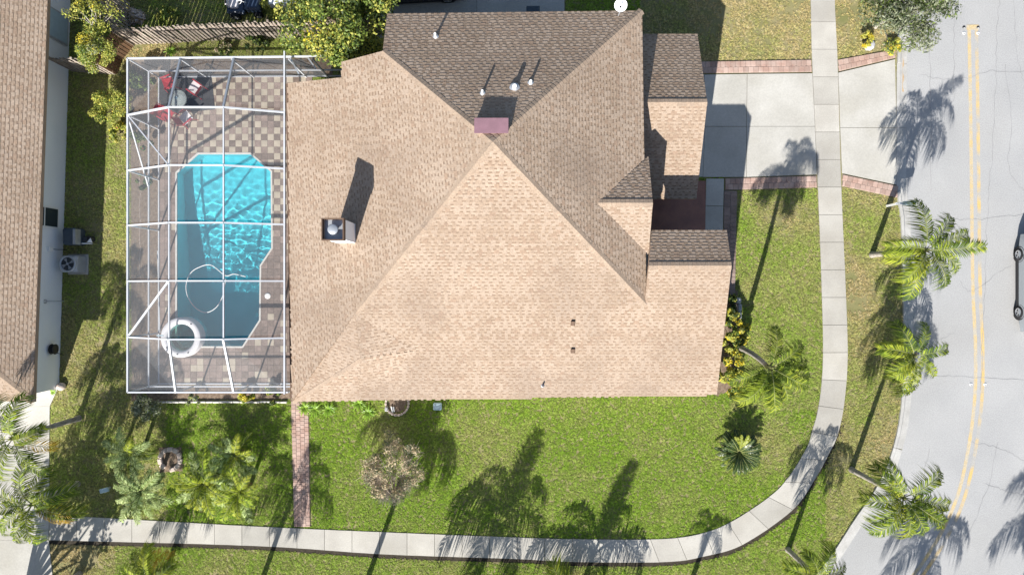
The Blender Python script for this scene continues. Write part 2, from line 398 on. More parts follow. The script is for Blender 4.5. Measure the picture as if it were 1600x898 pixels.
# split both edges station by station; crossings keep equal arc fractions between control points
fr = [0]; 
for k in range(1, len(INN)): fr.append(fr[-1] + ((INN[k] - INN[k - 1]).length + (OUT[k] - OUT[k - 1]).length) / 2)
tot = fr[-1]; nS = round(tot / 1.28)
def at_s(line, s):
    for k in range(1, len(fr)):
        if fr[k] >= s - 1e-9: return line[k - 1].lerp(line[k], (s - fr[k - 1]) / max(1e-9, fr[k] - fr[k - 1]))
    return line[-1]
for k in range(nS):
    s0, s1 = tot * k / nS, tot * (k + 1) / nS; ss = [s0 + (s1 - s0) * j / 4 for j in range(5)]
    p = [at_s(INN, s) for s in ss] + [at_s(OUT, s) for s in reversed(ss)]
    slabs(walk, [p], "concrete", z=.05)
mat("shaded_trench_soil", (.030, .024, .017), (.05, .04, .027), 8, fine=.4, bump=.6)  # shade of the edging trench painted into a flat strip of soil
TR = [p for p in OUT if p.y < G(0, 655).y]; structure("edging_trench_shade", strip(offset_line(TR, .0), offset_line(TR, -.20 if offset_line(TR, -.15)[len(TR) // 2].y < TR[len(TR) // 2].y else .20), .006), "shaded_trench_soil")
drive = link("driveway", None, kind="structure")
DR = [[(1100, 117), (1167, 116), (1166, 198), (1101, 198)], [(1167, 116), (1269, 115), (1273, 198), (1166, 198)],
      [(1101, 198), (1166, 198), (1166, 277), (1098, 277)], [(1166, 198), (1273, 198), (1276, 273), (1166, 277)],
      [(1309, 114), (1398, 93), (1400, 200), (1312, 200)], [(1312, 200), (1400, 200), (1400, 289), (1315, 271)],
      [(1103, 279), (1131, 279), (1130, 322), (1102, 322)], [(1102, 322), (1130, 322), (1129, 372), (1101, 372)],
      [(1060, 117), (1100, 117), (1101, 198), (1060, 198)], [(1060, 198), (1101, 198), (1098, 277), (1060, 277)]]
slabs(drive, [gp(p) for p in DR], "driveway_concrete", .045, .015)
ent = link("entry_floor", None, kind="structure")
MB().prism(gp([(1008, 283), (1102, 283), (1101, 385), (1008, 385)]), 0, .09).build("entry_slab", "entry_red", ent)

# brick edgings: pieces laid in rows between two edge lines
BM = {}
def brick_mesh(m):
    if m not in BM:
        b = MB(); b.bevbox((0, 0, 0), (1, 1, 1), .08); BM[m] = b.mesh("brick", m)
    return BM[m]
def brick_run(parent, A, B, rows, lng, m, z=.06, zs=0.):
    """A, B: edge lines (lists of two points); bricks run along, rows across"""
    A = [G(*p) for p in A]; B = [G(*p) for p in B]; n = max(1, round((A[1] - A[0]).length / lng))
    for r in range(rows):
        for k in range(n + (r % 2)):
            k0 = k - .5 * (r % 2); t0, t1 = max(0, k0 / n), min(1, (k0 + 1) / n)
            u0, u1 = r / rows, (r + 1) / rows
            P = lambda t, u: A[0].lerp(A[1], t).lerp(B[0].lerp(B[1], t), u)
            c = P((t0 + t1) / 2, (u0 + u1) / 2); dx = P(t1, (u0 + u1) / 2) - P(t0, (u0 + u1) / 2); dy = P((t0 + t1) / 2, u1) - P((t0 + t1) / 2, u0)
            hz = z + rnd.uniform(-.006, .006)
            o = bpy.data.objects.new("brick", brick_mesh(m)); C.objects.link(o); o.parent = parent
            o.location = (c.x, c.y, hz / 2); o.rotation_euler = (0, 0, math.atan2(dx.y, dx.x) + rnd.uniform(-.01, .01))
            o.scale = (dx.length - .014, dy.length - .014, hz)
    MB().prism([A[0], A[1], B[1], B[0]], zs, .038).build("mortar_bed", "mortar", parent)
e1 = link("driveway_brick_edging", None, kind="structure")
brick_run(e1, [(1094, 97), (1267, 94)], [(1094, 115), (1268, 113)], 2, .24, "brick")
brick_run(e1, [(1309, 94), (1398, 78)], [(1310, 112), (1398, 91)], 2, .24, "brick")
brick_run(e1, [(1133, 279), (1275, 275)], [(1133, 297), (1276, 293)], 2, .24, "brick")
brick_run(e1, [(1316, 273), (1402, 291)], [(1316, 291), (1402, 309)], 2, .24, "brick")
e2 = link("front_brick_path", None, kind="structure")
brick_run(e2, [(1131, 298), (1129, 468)], [(1151, 299), (1148, 468)], 2, .20, "brick_dark")
e3 = link("side_brick_path", None, kind="structure")
brick_run(e3, [(455, 606), (460, 822)], [(482, 606), (485, 822)], 4, .19, "brick")

# neighbouring driveway, lower left, and the drive behind the house
nd = link("neighbour_driveway", None, kind="structure")
slabs(nd, [gp(p) for p in ([(-120, 612), (92, 606), (79, 634), (-120, 640)], [(-120, 640), (79, 634), (78, 705), (-120, 705)], [(-120, 705), (78, 705), (78, 803), (-120, 803)],
      [(-120, 803), (78, 803), (77, 843), (-120, 843)], [(-120, 843), (77, 843), (90, 960), (-120, 960)])], "driveway_concrete", .045, .012)
bd = link("back_driveway", None, kind="structure")
slabs(bd, [gp(p) for p in ([(590, -90), (745, -90), (745, 62), (590, 62)], [(745, -90), (882, -90), (882, 62), (745, 62)])], "concrete", .045)

# ------------------------------------------------------------------ pool deck and pool
POOL = [(310, 240), (392, 240), (425, 268), (426, 388), (408, 415), (407, 500), (380, 542), (285, 542), (276, 530), (276, 270)]
POOLW = gp(POOL)
deck = link("pool_deck", None, kind="structure")
X0, X1, Y0, Y1 = -16.54, -9.4, -4.52, 9.84
T = .30; nx, ny = 24, 48
tm = {}
for m in ("tile_brown", "tile_cream", "tile_pink"):
    b = MB(); b.bevbox((0, 0, -.03), (T - .008, T - .008, .06), .006); tm[m] = b
cells = []
SPA = G(289, 526)
for i in range(nx):
    for j in range(ny):
        cx, cy = X0 + T * (i + .5), Y0 + T * (j + .5)
        xs = np.array([cx - .13, cx + .13, cx - .13, cx + .13, cx]); ys = np.array([cy - .13, cy - .13, cy + .13, cy + .13, cy])
        k = inside(xs, ys, POOLW)
        if k.all() or cx > X1 or cy > Y1: continue
        py = 449 - cy / .03; px = 800 + cx / .03
        if px < 262 : m = "tile_pink" if rnd.random() < .7 else "tile_brown"
        elif py < 235: m = ("tile_cream" if (i + j) % 2 else ("tile_brown" if rnd.random() < .75 else "tile_pink")) if rnd.random() < .93 else "tile_pink"
        elif py < 345 and px > 415: m = ("tile_cream" if (i + j) % 2 and rnd.random() < .8 else "tile_brown")
        else: m = "tile_cream" if rnd.random() < .13 else ("tile_brown" if rnd.random() < (.75 if px > 400 else .35) else "tile_pink")
        cells.append((cx, cy, m, k.any(), py))
whole = [c for c in cells if not c[3]]; edge = [c for c in cells if c[3]]
whole.sort(key=lambda c: (c[4] > 420, abs(c[0] + 12.5)))
tmesh = {m: tm[m].mesh("tile", m) for m in tm}
for cx, cy, m, _, _ in whole[:296]:
    o = bpy.data.objects.new("tile", tmesh[m]); C.objects.link(o); o.parent = deck; o.location = (cx, cy, .06 + rnd.uniform(-.003, .003))
rest = {}
for cx, cy, m, _, _ in whole[296:]:
    b = rest.setdefault(m, MB()); b.bevbox((cx, cy, .03 + rnd.uniform(-.003, .003)), (T - .008, T - .008, .06), .006)
mlist = list(rest); allb = MB()
for k, m in enumerate(mlist): allb.add(rest[m].v, rest[m].f, k)
# edge cells are cut against the pool outline
def clip(poly, a, b, keep_left):
    out = []; n = len(poly)
    sd = lambda p: ((b.x - a.x) * (p.y - a.y) - (b.y - a.y) * (p.x - a.x)) * (1 if keep_left else -1)
    for i in range(n):
        p, q = poly[i], poly[(i + 1) % n]; sp, sq = sd(p), sd(q)
        if sp >= 0: out.append(p)
        if sp * sq < 0: out.append(p.lerp(q, sp / (sp - sq)))
    return out
for cx, cy, m, _, _ in edge:
    h = T / 2 - .004; sq = [Vector((cx + a * h, cy + b_ * h, 0)) for a, b_ in ((-1, -1), (1, -1), (1, 1), (-1, 1))]
    best = None
    for i in range(len(POOLW)):          # keep the largest piece outside one edge of the outline
        a, b_ = POOLW[i], POOLW[(i + 1) % len(POOLW)]
        c = clip(sq, a, b_, True)
        if len(c) >= 3:
            mid = sum(c, Vector()) / len(c)
            ins = inside(np.array([p.x * .9 + mid.x * .1 for p in c] + [mid.x]), np.array([p.y * .9 + mid.y * .1 for p in c] + [mid.y]), POOLW).any()
            ar = abs(sum(c[k].x * c[(k + 1) % len(c)].y - c[(k + 1) % len(c)].x * c[k].y for k in range(len(c))))
            if not ins and (best is None or ar > best[0]): best = (ar, c)
    if best:
        if m not in mlist: mlist.append(m)
        t = MB(); t.prism(best[1], 0, .06); allb.add(t.v, t.f, mlist.index(m))
allb.build("paving_tile", mlist, deck, kind="stuff")
# grout bed with the hole of the pool left open
bedm = MB(); xs_ = sorted(set([X0, X1] + [p.x for p in POOLW])); 
ring = [Vector((X0, Y0, 0)), Vector((X1, Y0, 0)), Vector((X1, Y1, 0)), Vector((X0, Y1, 0))]
import bmesh
def holed(name, outer, inner, z0, z1, mname, parent):
    bm = bmesh.new()
    def loop(pts):
        vs = [bm.verts.new((p.x, p.y, z1)) for p in pts]
        return [bm.edges.new((vs[i], vs[(i + 1) % len(vs)])) for i in range(len(vs))]
    es = loop(outer) + loop(inner)
    bmesh.ops.triangle_fill(bm, edges=es, use_beauty=True)
    for f in bm.faces:
        if f.normal.z < 0: f.normal_flip()
    r = bmesh.ops.extrude_face_region(bm, geom=bm.faces[:])
    for v in r["geom"]:
        if isinstance(v, bmesh.types.BMVert): v.co.z = z0
    bmesh.ops.recalc_face_normals(bm, faces=bm.faces[:])
    me = bpy.data.meshes.new(name); bm.to_mesh(me); bm.free(); me.materials.append(M[mname])
    return link(name, me, parent)
def grow(poly, d):
    n = len(poly); out = []
    for i in range(n):
        a, b, c = poly[i - 1], poly[i], poly[(i + 1) % n]
        n1 = Vector(((b - a).y, -(b - a).x, 0)).normalized(); n2 = Vector(((c - b).y, -(c - b).x, 0)).normalized()
        m_ = (n1 + n2).normalized(); out.append(b - m_ * d / max(.4, m_.dot(n1)))
    return out
holed("grout_bed", ring, grow(POOLW, .03), .002, .048, "mortar", deck)

holed("ground", [Vector((-400, -400, 0)), Vector((400, -400, 0)), Vector((400, 400, 0)), Vector((-400, 400, 0))], grow(POOLW, .015), -.4, 0, "soil", None)["kind"] = "structure"
pool = thing("swimming_pool", "turquoise swimming pool with cut corners inside the white screen enclosure", "swimming pool", tuple(G(345, 390)))
def depth(x, y):
    v = 449 - y / .03
    t = min(1, max(0, (v - 265) / 200)); return -1.0 - .95 * t * t * (3 - 2 * t)
# basin walls and sloping floor as a grid cut to the outline
bw = MB(); n = len(POOLW); fine = []
for i in range(n):
    a, b = POOLW[i], POOLW[(i + 1) % n]; k = max(1, int((b - a).length / .4))
    fine += [a.lerp(b, j / k) for j in range(k)]
nf = len(fine); vs = []
for p in fine: vs += [(p.x, p.y, .05), (p.x, p.y, -.14), (p.x, p.y, depth(p.x, p.y))]
bw.add(vs, [(3 * i, 3 * i + 1, 3 * ((i + 1) % nf) + 1, 3 * ((i + 1) % nf)) for i in range(nf)], 1)
bw.add(vs, [(3 * i + 1, 3 * i + 2, 3 * ((i + 1) % nf) + 2, 3 * ((i + 1) % nf) + 1) for i in range(nf)], 0)
rows = 30; ya, yb = G(0, 545).y, G(0, 238).y
fv = []
for j in range(rows + 1):
    y = ya + (yb - ya) * j / rows
    fv += [(G(270, 0).x, y, depth(0, y)), (G(432, 0).x, y, depth(0, y))]
bw.add(fv, [(2 * j, 2 * j + 1, 2 * j + 3, 2 * j + 2) for j in range(rows)], 0, True)
basin = bw.build("basin", ["plaster_pool", "tile_line"], pool)
holed("coping", grow(POOLW, -.045), grow(POOLW, .03), .0, .068, "stone_white", pool)
# rippled water, a closed body
GX, GY = 170, 310; wx0, wx1 = G(270, 0).x, G(432, 0).x
xs = np.linspace(wx0, wx1, GX); ys = np.linspace(ya, yb, GY)
XX, YY = np.meshgrid(xs, ys)
ZZ = np.zeros_like(XX)
wr = np.random.default_rng(3)
for k in range(46):
    lam = wr.uniform(.20, .62); th = wr.uniform(0, 2 * math.pi); kk = 2 * math.pi / lam
    ZZ += lam * .0018 * np.sin(kk * (XX * math.cos(th) + YY * math.sin(th)) + wr.uniform(0, 6.28))
amp = np.clip((G(0, 240).y - YY) / 4.5, .22, 1.0)
ZZ = -.08 + ZZ * amp
wv = [(float(a), float(b), float(c)) for a, b, c in zip(XX.ravel(), YY.ravel(), ZZ.ravel())]
wm = MB(); wi = inside(XX.ravel(), YY.ravel(), grow(POOLW, .04)); wfs = []
for j in range(GY - 1):
    for i in range(GX - 1):
        q = (j * GX + i, j * GX + i + 1, (j + 1) * GX + i + 1, (j + 1) * GX + i)
        if wi[q[0]] or wi[q[1]] or wi[q[2]] or wi[q[3]]: wfs.append(q)
used = sorted({k for q in wfs for k in q}); ren = {k: i for i, k in enumerate(used)}
wm.add([wv[k] for k in used], [tuple(ren[k] for k in q) for q in wfs], 0, True)
water = wm.build("water", "pool_water", pool)
import os
MNEE = True
if MNEE:
    sl.cycles.is_caustics_light = True
    water.cycles.is_caustics_caster = True
    basin.cycles.is_caustics_receiver = True
st = MB()
for k in range(3):
    a, b = G(396 + 3.5 * k, 515 - 0 * k), G(407, 497)
    p0, p1 = G(384 - 3 * k, 531 - 1.5 * k), G(404 - 3 * k, 497 - 1.5 * k)
    d = (p1 - p0).normalized(); nn = Vector((-d.y, d.x, 0))
    st.prism([p0, p1, p1 + nn * .22, p0 + nn * .22], -1.6, -.28 - .28 * k)
st.build("pool_step", "plaster_pool", pool)
# round spa
spa = thing("hot_tub", "round white raised spa overlapping the lower left corner of the pool", "hot tub", (SPA.x, SPA.y, 0))
a = MB(); a.lathe([(.62, -.75), (.62, .36), (.70, .43), (.90, .45), (.93, .41), (.93, -.5)], (0, 0, 0), 40); child("rim", a.mesh("rim", "spa_white"), spa)
a = MB(); a.lathe([(.0, -.75), (.30, -.75), (.32, -.4), (.6, -.38), (.618, .30)], (0, 0, 0), 40); child("shell", a.mesh("shell", "spa_white"), spa)
n, l, o = raw("spa_water")
tr = n.new("ShaderNodeBsdfTransparent"); tr.inputs[0].default_value = (.40, .66, .62, 1); gl = n.new("ShaderNodeBsdfGlossy"); gl.inputs["Roughness"].default_value = .05
mx = n.new("ShaderNodeMixShader"); mx.inputs[0].default_value = .05; l.new(tr.outputs[0], mx.inputs[1]); l.new(gl.outputs[0], mx.inputs[2]); l.new(mx.outputs[0], o.inputs[0])
a = MB(); a.add([(.617 * math.cos(q * math.pi / 20), .617 * math.sin(q * math.pi / 20), .31) for q in range(40)], [list(range(40))]); child("water", a.mesh("water", "spa_water"), spa)
for q in (-1.1, -1.75, -2.5, .9):
    a = MB(); a.lathe([(.035, 0), (.03, .02), (0, .022)], (.79 * math.cos(q), .79 * math.sin(q), .447), 10); child("air_control", a.mesh("air_control", "dark_plastic"), spa)
hose = MB(); hp = smooth_line([W(x, y, -.07) for x, y in ((353, 436), (350, 452), (348, 463), (338, 480), (322, 488), (306, 481), (294, 464), (291, 446), (297, 428), (310, 418), (330, 414), (352, 430), (366, 428), (384, 432))], 6)
hose.tube([Vector((p.x, p.y, -.055)) for p in hp], .022, 6).build("vacuum_hose", "white_plastic", None, label="white pool vacuum hose floating in a loop on the water", cat="hose")
g = G(419, 462); sk = MB().lathe([(.14, 0), (.14, .012), (.10, .018), (0, .02)], (g.x, g.y, .06), 20)
sk.build("skimmer_lid", "white_plastic", None, label="round white skimmer lid set in the brown deck beside the pool", cat="lid")
pp = MB().tube([W(246, 392, .95), W(250, 520, 1.02)], .018, 6); pole = thing("pool_pole", "long white pool pole resting along the left screen wall", "pole", tuple(W(248, 455, .98)))
pp.build("shaft", "white_metal", pole); MB().box(W(250, 524, 1.02), (.30, .06, .04)).build("brush", "pale_blue", pole)

# ------------------------------------------------------------------ screen enclosure
ENC = link("screen_enclosure", None, None, "white framed insect screen enclosure over the swimming pool and its deck", "pool enclosure", None, None, (-13.0, 2.6, 0))
xw, xp1, xp2, xe = -16.52, -14.10, -11.86, -9.62
yn, ys_ = 9.83, -4.50; ze, zp, zh = 2.65, 3.95, 3.12
fy = [7.40, 5.02, 2.66, .27, -2.13]
def beam(p, q, wd=.075, ht=.10, nm="beam", m="frame_white"): MB().bar(p, q, wd, ht).build(nm, m, ENC)
zy = lambda x: ze if x == xw else (zp if x in (xp1, xp2) else zh)
for y in fy:
    zc = [(xw, ze), (xp1, zp), (xp2, zp - .02), (xe, zh)]
    for (a, za), (b, zb) in zip(zc, zc[1:]): beam((a, y, za), (b, y, zb), .062, .11, "roof_beam")
    beam((xw, y, 0), (xw, y, ze - .06), .06, .06, "post")
for x in (xp1, xp2):
    for a, b in zip(fy, fy[1:]): beam((x, a - .06, zp - .03), (x, b + .06, zp - .03), .05, .08, "purlin")
    beam((x, fy[0], zp), (x - .15 if x == xp1 else x - .1, yn, ze), .075, .10, "hip_beam")
    beam((x, fy[-1], zp), (x - .35 if x == xp1 else x - .1, ys_, ze), .075, .10, "hip_beam")
beam((xw, ys_, ze), (xw, yn, ze), .062, .10, "eave_beam"); beam((xw, yn, ze), (-7.75, yn + .1, ze), .062, .10, "eave_beam"); beam((xw, ys_, ze), (xe, ys_, ze), .062, .10, "eave_beam")
beam((xe, ys_, zh), (xe, yn + .15, zh), .06, .12, "gutter_beam")
for z, nm in ((.96, "chair_rail"), (.07, "sill_plate")):
    beam((xw, ys_, z), (xw, yn, z), .06, .05, nm); beam((xw, yn, z), (-7.7, yn + .05, z), .06, .05, nm); beam((xw, ys_, z), (xe, ys_, z), .06, .05, nm)
for x in (xw, -14.28, -12.08, xe, -8.6): beam((x, yn, 0), (x, yn, ze - .06), .06, .06, "post")
for x in (xw, -14.5, -12.0, xe): beam((x, ys_, 0), (x, ys_, ze - .06), .06, .06, "post")
beam((xw, fy[0], ze), (xw, 4.6, 1.0), .05, .05, "brace"); beam((xw, fy[0], ze), (xp1, fy[1], zp), .05, .05, "brace")
beam((xw, fy[4], ze), (xp1, fy[3], zp), .07, .07, "brace")
def scr(*p): MB().poly(p).build("screen_panel", "insect_screen", ENC)
yl = [yn] + fy + [ys_]
for a, b in zip(fy, fy[1:]):
    for (x0, z0), (x1, z1) in (((xw, ze), (xp1, zp)), ((xp1, zp), (xp2, zp - .02)), ((xp2, zp - .02), (xe, zh))):
        scr((x0, a, z0), (x0, b, z0), (x1, b, z1), (x1, a, z1))
for y, yo, sx in ((fy[0], yn, .15), (fy[-1], ys_, .35)):
    scr((xw, y, ze), (xw, yo, ze), (xp1 - sx, yo, ze), (xp1, y, zp))
    scr((xp1, y, zp), (xp1 - sx, yo, ze), (xp2 - .1, yo, ze), (xp2, y, zp - .02))
    scr((xp2, y, zp - .02), (xp2 - .1, yo, ze), (xe, yo, ze), (xe, y, zh))
for a, b in zip(yl, yl[1:]):
    scr((xw, a, .96), (xw, b, .96), (xw, b, ze), (xw, a, ze)); scr((xw, a, .07), (xw, b, .07), (xw, b, .96), (xw, a, .96))
for l_, yy in (((xw, -14.28, -12.08, xe, -7.75), yn), ((xw, -14.5, -12.0, xe), ys_)):
    for a, b in zip(l_, l_[1:]):
        scr((a, yy, .96), (b, yy, .96), (b, yy, ze), (a, yy, ze)); scr((a, yy, .07), (b, yy, .07), (b, yy, .96), (a, yy, .96))
scr((xe, 9.2, zh), (xe, yn, ze), (-7.75, yn, ze), (-7.6, 9.2, zh))
beam((-8.75, yn, ze), (-8.3, 9.25, zh), .06, .07, "brace"); beam((xe + .1, yn, ze), (-9.0, 9.0, zh), .06, .07, "brace")

# ------------------------------------------------------------------ shingled roofs
def shingle_face(out, caps_skip, poly, expo=.138, seed=0, dark=0.):
    """poly: planar 3-D outline, any order. Lays courses of laminated shingles from the low edge up."""
    r = random.Random(seed); P = [Vector(p) for p in poly]; n = len(P)
    nr = Vector()
    for i in range(n): nr += (P[i] - P[0]).cross(P[(i + 1) % n] - P[0])
    nr.normalize()
    if nr.z < 0: nr = -nr
    up = (Vector((0, 0, 1)) - nr * nr.z).normalized(); hz = up.cross(nr).normalized(); o = P[0]
    uv = [((p - o).dot(hz), (p - o).dot(up)) for p in P]; v0, v1 = min(q[1] for q in uv), max(q[1] for q in uv)
    def iv(v):
        xs = []
        for i in range(n):
            (ua, va), (ub, vb) = uv[i], uv[(i + 1) % n]
            if (va > v) != (vb > v): xs.append(ua + (v - va) / (vb - va) * (ub - ua))
        xs.sort(); return list(zip(xs[::2], xs[1::2]))
    V = lambda u, v, h: o + hz * u + up * v + nr * h
    k = 0; v = v0
    while v < v1 - .03:
        e = min(expo, v1 - v); a, b, m_ = iv(v + .002), iv(v + e * .995), iv(v + e / 2)
        if not (len(a) == len(b) == len(m_)): a = b = m_
        for (a0, a1), (b0, b1), (c0, c1) in zip(a, b, m_):
            hb = .010
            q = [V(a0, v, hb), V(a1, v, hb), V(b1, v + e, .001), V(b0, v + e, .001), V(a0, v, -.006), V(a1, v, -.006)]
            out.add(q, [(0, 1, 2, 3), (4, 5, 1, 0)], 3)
            u = c0 - r.uniform(0, .25)
            while u < c1:
                wd = r.choice((.12, .15, .19, .24)) * r.uniform(.9, 1.1); gap = r.uniform(.09, .16)
                s0, s1 = max(u, c0), min(u + wd, c1)
                if s1 - s0 > .03:
                    t = .019; mi = r.choices((0, 1, 2), (.55, .33, .12))[0]; lo = r.uniform(0, .012)
                    tw = .008
                    q = [V(s0, v + lo, t), V(s1, v + lo, t), V(s1 - tw, v + e, .0045), V(s0 + tw, v + e, .0045), V(s0, v + lo, 0), V(s1, v + lo, 0), V(s1 - tw, v + e, -.003), V(s0 + tw, v + e, -.003)]
                    out.add(q, [(0, 1, 2, 3), (4, 5, 1, 0), (5, 6, 2, 1), (7, 4, 0, 3)], mi)
                u += wd + gap
            # thin upper band of the course so that every gap ends in a lighter line
            q = [V(b0, v + e * .42, .0085), V(b1, v + e * .42, .0085), V(b1, v + e * 1.0, .004), V(b0, v + e * 1.0, .004)]
            out.add(q, [(0, 1, 2, 3)], r.choice((0, 0, 1)))
        v += expo; k += 1
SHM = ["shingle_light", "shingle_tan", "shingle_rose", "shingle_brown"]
def caps(out, a, b, wd=.15, step=.17, lift=.012):
    """ridge or hip caps from the low end a to the high end b"""
    a, b = Vector(a), Vector(b); d = (b - a); n = max(2, int(d.length / step)); d.normalize()
    s = d.cross(Vector((0, 0, 1))).normalized(); upv = s.cross(d).normalized()
    for k in range(n):
        p = a.lerp(b, k / n); q = a.lerp(b, (k + 1.25) / n) if k < n - 1 else b
        t0, t1 = lift + .016, lift + .004; dr = wd * .33
        vs = [p - s * wd + upv * (t0 - dr), p + upv * t0, p + s * wd + upv * (t0 - dr), q - s * wd + upv * (t1 - dr), q + upv * t1, q + s * wd + upv * (t1 - dr),
              p - s * wd + upv * (t0 - dr - .02), p + s * wd + upv * (t0 - dr - .02), p + upv * (t0 - .02)]
        out.add(vs, [(0, 1, 4, 3), (1, 2, 5, 4), (6, 8, 1, 0), (8, 7, 2, 1)], rnd.choice((0, 0, 1)))

def plane3(a, b, c):
    a, b, c = Vector(a), Vector(b), Vector(c); n = (b - a).cross(c - a)
    return lambda x, y: a.z - (n.x * (x - a.x) + n.y * (y - a.y)) / n.z
def on(pl, x, y):
    z = 4.0
    for _ in range(40):
        p = W(x, y, z); z = pl(p.x, p.y)
    return W(x, y, z)
# the south plane sets the rest: low eave 2.9 m, pitch 0.4
ps = lambda x, y: 2.9 + .4 * (y + 4.55)
apex = on(ps, 770, 222); hSE = on(ps, 1010, 475); hSW = on(ps, 555, 490)
zE = hSE.z
cNE = W(1003, 17, zE); cNW = W(605, 22, zE)
pn = plane3(apex, cNE, cNW); hNW = on(pn, 598, 80)
pw = plane3(apex, hSW, hNW); pe = plane3(apex, hSE, cNE)
cSW = on(ps, 457, 627); cSWw = on(pw, 457, 627)
house = thing("house", "large brown shingled hip roofed house in the centre with chimney and attached garage", "house", (-1.5, 3, 0))
gA = on(pw, 450, 130); gB = on(pw, 535, 121); gC = on(pw, 534, 97); gD = Vector((hNW.x, hNW.y, hNW.z))
gB2 = Vector((gC.x, gB.y, gB.z))
bmp = on(ps, 565, 558); bmp.z += .16
wr_E = on(ps, 1143, 415); wr_W = Vector((5.40, wr_E.y, wr_E.z)); wSE = on(ps, 1120, 616)
dS = on(ps, 650, 545); eSm = on(ps, 560, 625)
S_face = [apex, hSE, Vector((5.36, wr_E.y - 1.25, ps(0, wr_E.y - 1.25))), wr_W, wr_E, wSE, eSm, dS, hSW]
S_tri = [eSm, dS, bmp]; S_tri2 = [hSW, bmp, dS]
S_corner = [eSm, bmp, cSW]
W_tri = [hSW, bmp, cSW]
W_face = [apex, hSW, cSWw, gA, gB, gC, gD]
N_face = [apex, gD, Vector((cNW.x, cNW.y, cNW.z)), cNE]
E_face = [apex, cNE, hSE]
# front cross gable over the east face
gz = 5.25; gpk = W(1020, 317, gz); ge = zE - .02; gx = gpk.x
gN = Vector((gx, gpk.y + (gz - ge) / .42, ge)); gS = Vector((gx, gpk.y - (gz - ge) / .42, ge))
xr = 0
for k in range(400):                       # where the gable ridge meets the east plane
    xx = gx - k * .02
    if pe(xx, gpk.y) >= gz: xr = xx; break
gin = Vector((xr, gpk.y, gz))
GN_face = [gin, gpk, gN]; GS_face = [gin, gpk, gS]
# wing north slope
wn = Vector((wr_E.x, wr_E.y + 1.45, wr_E.z - .60)); wnW = Vector((5.62, wn.y, wn.z))
WN_face = [wr_W, wr_E, wn, wnW]
# garage
gr = 3.92; gaE = W(1105, 160, gr); gaW = Vector((4.7, gaE.y, gr)); gs = .44
gnE = Vector((gaE.x, gaE.y + 3.35, gr - 3.35 * gs)); gsE = Vector((gaE.x, gaE.y - 3.75, gr - 3.75 * gs))
GA_N = [gaW, gaE, gnE, Vector((4.9, gnE.y, gnE.z))]; GA_S = [gaW, gaE, gsE, Vector((4.9, gsE.y, gsE.z))]
faces = [S_face, S_tri, S_tri2, S_corner, W_tri, W_face, N_face, E_face, GN_face, GS_face, WN_face, GA_N, GA_S]
deckm = MB()
for f in faces: deckm.slab([p - Vector((0, 0, .015)) for p in f], .17, 0, 1)
deckm.build("roof_deck", ["shingle_tan", "fascia_tan"], house)
shm = MB()
for k, f in enumerate(faces):
    f2 = f
    if f is W_tri or f is S_corner: pass
    shingle_face(shm, None, f2, seed=k)
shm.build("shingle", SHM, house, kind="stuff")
cp = MB()
for a, b in ((hSE, apex), (hSW, apex), (gD, apex), (cNE, apex), (cSW, bmp), (gpk, gin), (wr_E, wr_W), (gaE, gaW)): caps(cp, a, b)
cp.build("ridge_cap", ["ridge_cap", "shingle_tan"], house, kind="stuff")
# walls under the roofs
def wallbox(x0, x1, y0, y1, z1, m="stucco"): MB().box(((x0 + x1) / 2, (y0 + y1) / 2, z1 / 2), (x1 - x0, y1 - y0, z1)).build("wall", m, house)
wallbox(-4.85, 4.70, .2, 10.55, zE - .35)
wallbox(-9.15, -4.86, -4.15, 8.35, 2.62)
wallbox(-4.85, 8.25, -4.15, .19, 2.75)
wallbox(4.71, 8.25, .19, 1.75, 2.75)
wallbox(4.71, 7.6, 4.45, 10.45, 2.3)
for yy, zt, x0, x1, pkz, ya_, yb_ in ((0, 0, 7.55, 7.6, gr - .25, 4.45, 10.45),):
    MB().add([(x0, ya_, 2.3), (x0, yb_, 2.3), (x0, gaE.y, pkz), (x1, ya_, 2.3), (x1, yb_, 2.3), (x1, gaE.y, pkz)], [(0, 2, 1), (3, 4, 5), (0, 3, 5, 2), (2, 5, 4, 1), (1, 4, 3, 0)]).build("gable_wall", "stucco", house)
MB().add([(8.20, -4.15, 2.75), (8.20, 1.75, 2.75), (8.20, wr_E.y, wr_E.z - .22), (8.25, -4.15, 2.75), (8.25, 1.75, 2.75), (8.25, wr_E.y, wr_E.z - .22)], [(0, 2, 1), (3, 4, 5), (0, 3, 5, 2), (2, 5, 4, 1), (1, 4, 3, 0)]).build("gable_wall", "stucco", house)
MB().add([(-9.1, 8.36, 2.62), (-4.86, 8.36, 2.62), (-4.86, 8.36, gB.z), (-9.1, 8.36, gA.z - .1), (-9.1, 8.2, 2.62), (-4.86, 8.2, 2.62), (-4.86, 8.2, gB.z), (-9.1, 8.2, gA.z - .1)],
         [(0, 1, 2, 3), (7, 6, 5, 4), (0, 3, 7, 4), (1, 5, 6, 2), (3, 2, 6, 7)]).build("gable_wall", "stucco", house)
gd = MB().box((7.63, 7.45, 1.08), (.05, 4.8, 2.1)).build("garage_door", "white_plastic", house)
for k in range(4): MB().box((7.665, 7.45, .30 + .52 * k), (.012, 4.7, .46)).build("panel", "white_plastic", gd)
fd = MB().box((4.72, 3.1, 1.15), (.05, 1.0, 2.1)).build("front_door", "trim_brown", house); MB().box((4.77, 2.72, 1.05), (.06, .04, .12)).build("handle", "galvanised", fd)
def window(x, y, z, wd, ht, axis):
    d = (.06, wd, ht) if axis == 'x' else (wd, .06, ht)
    f = MB().box((x, y, z), d).build("window", "white_plastic", house)
    d2 = (.08, wd - .12, ht - .12) if axis == 'x' else (wd - .12, .08, ht - .12)
    MB().box((x, y, z), d2).build("pane", "window_glass", f)
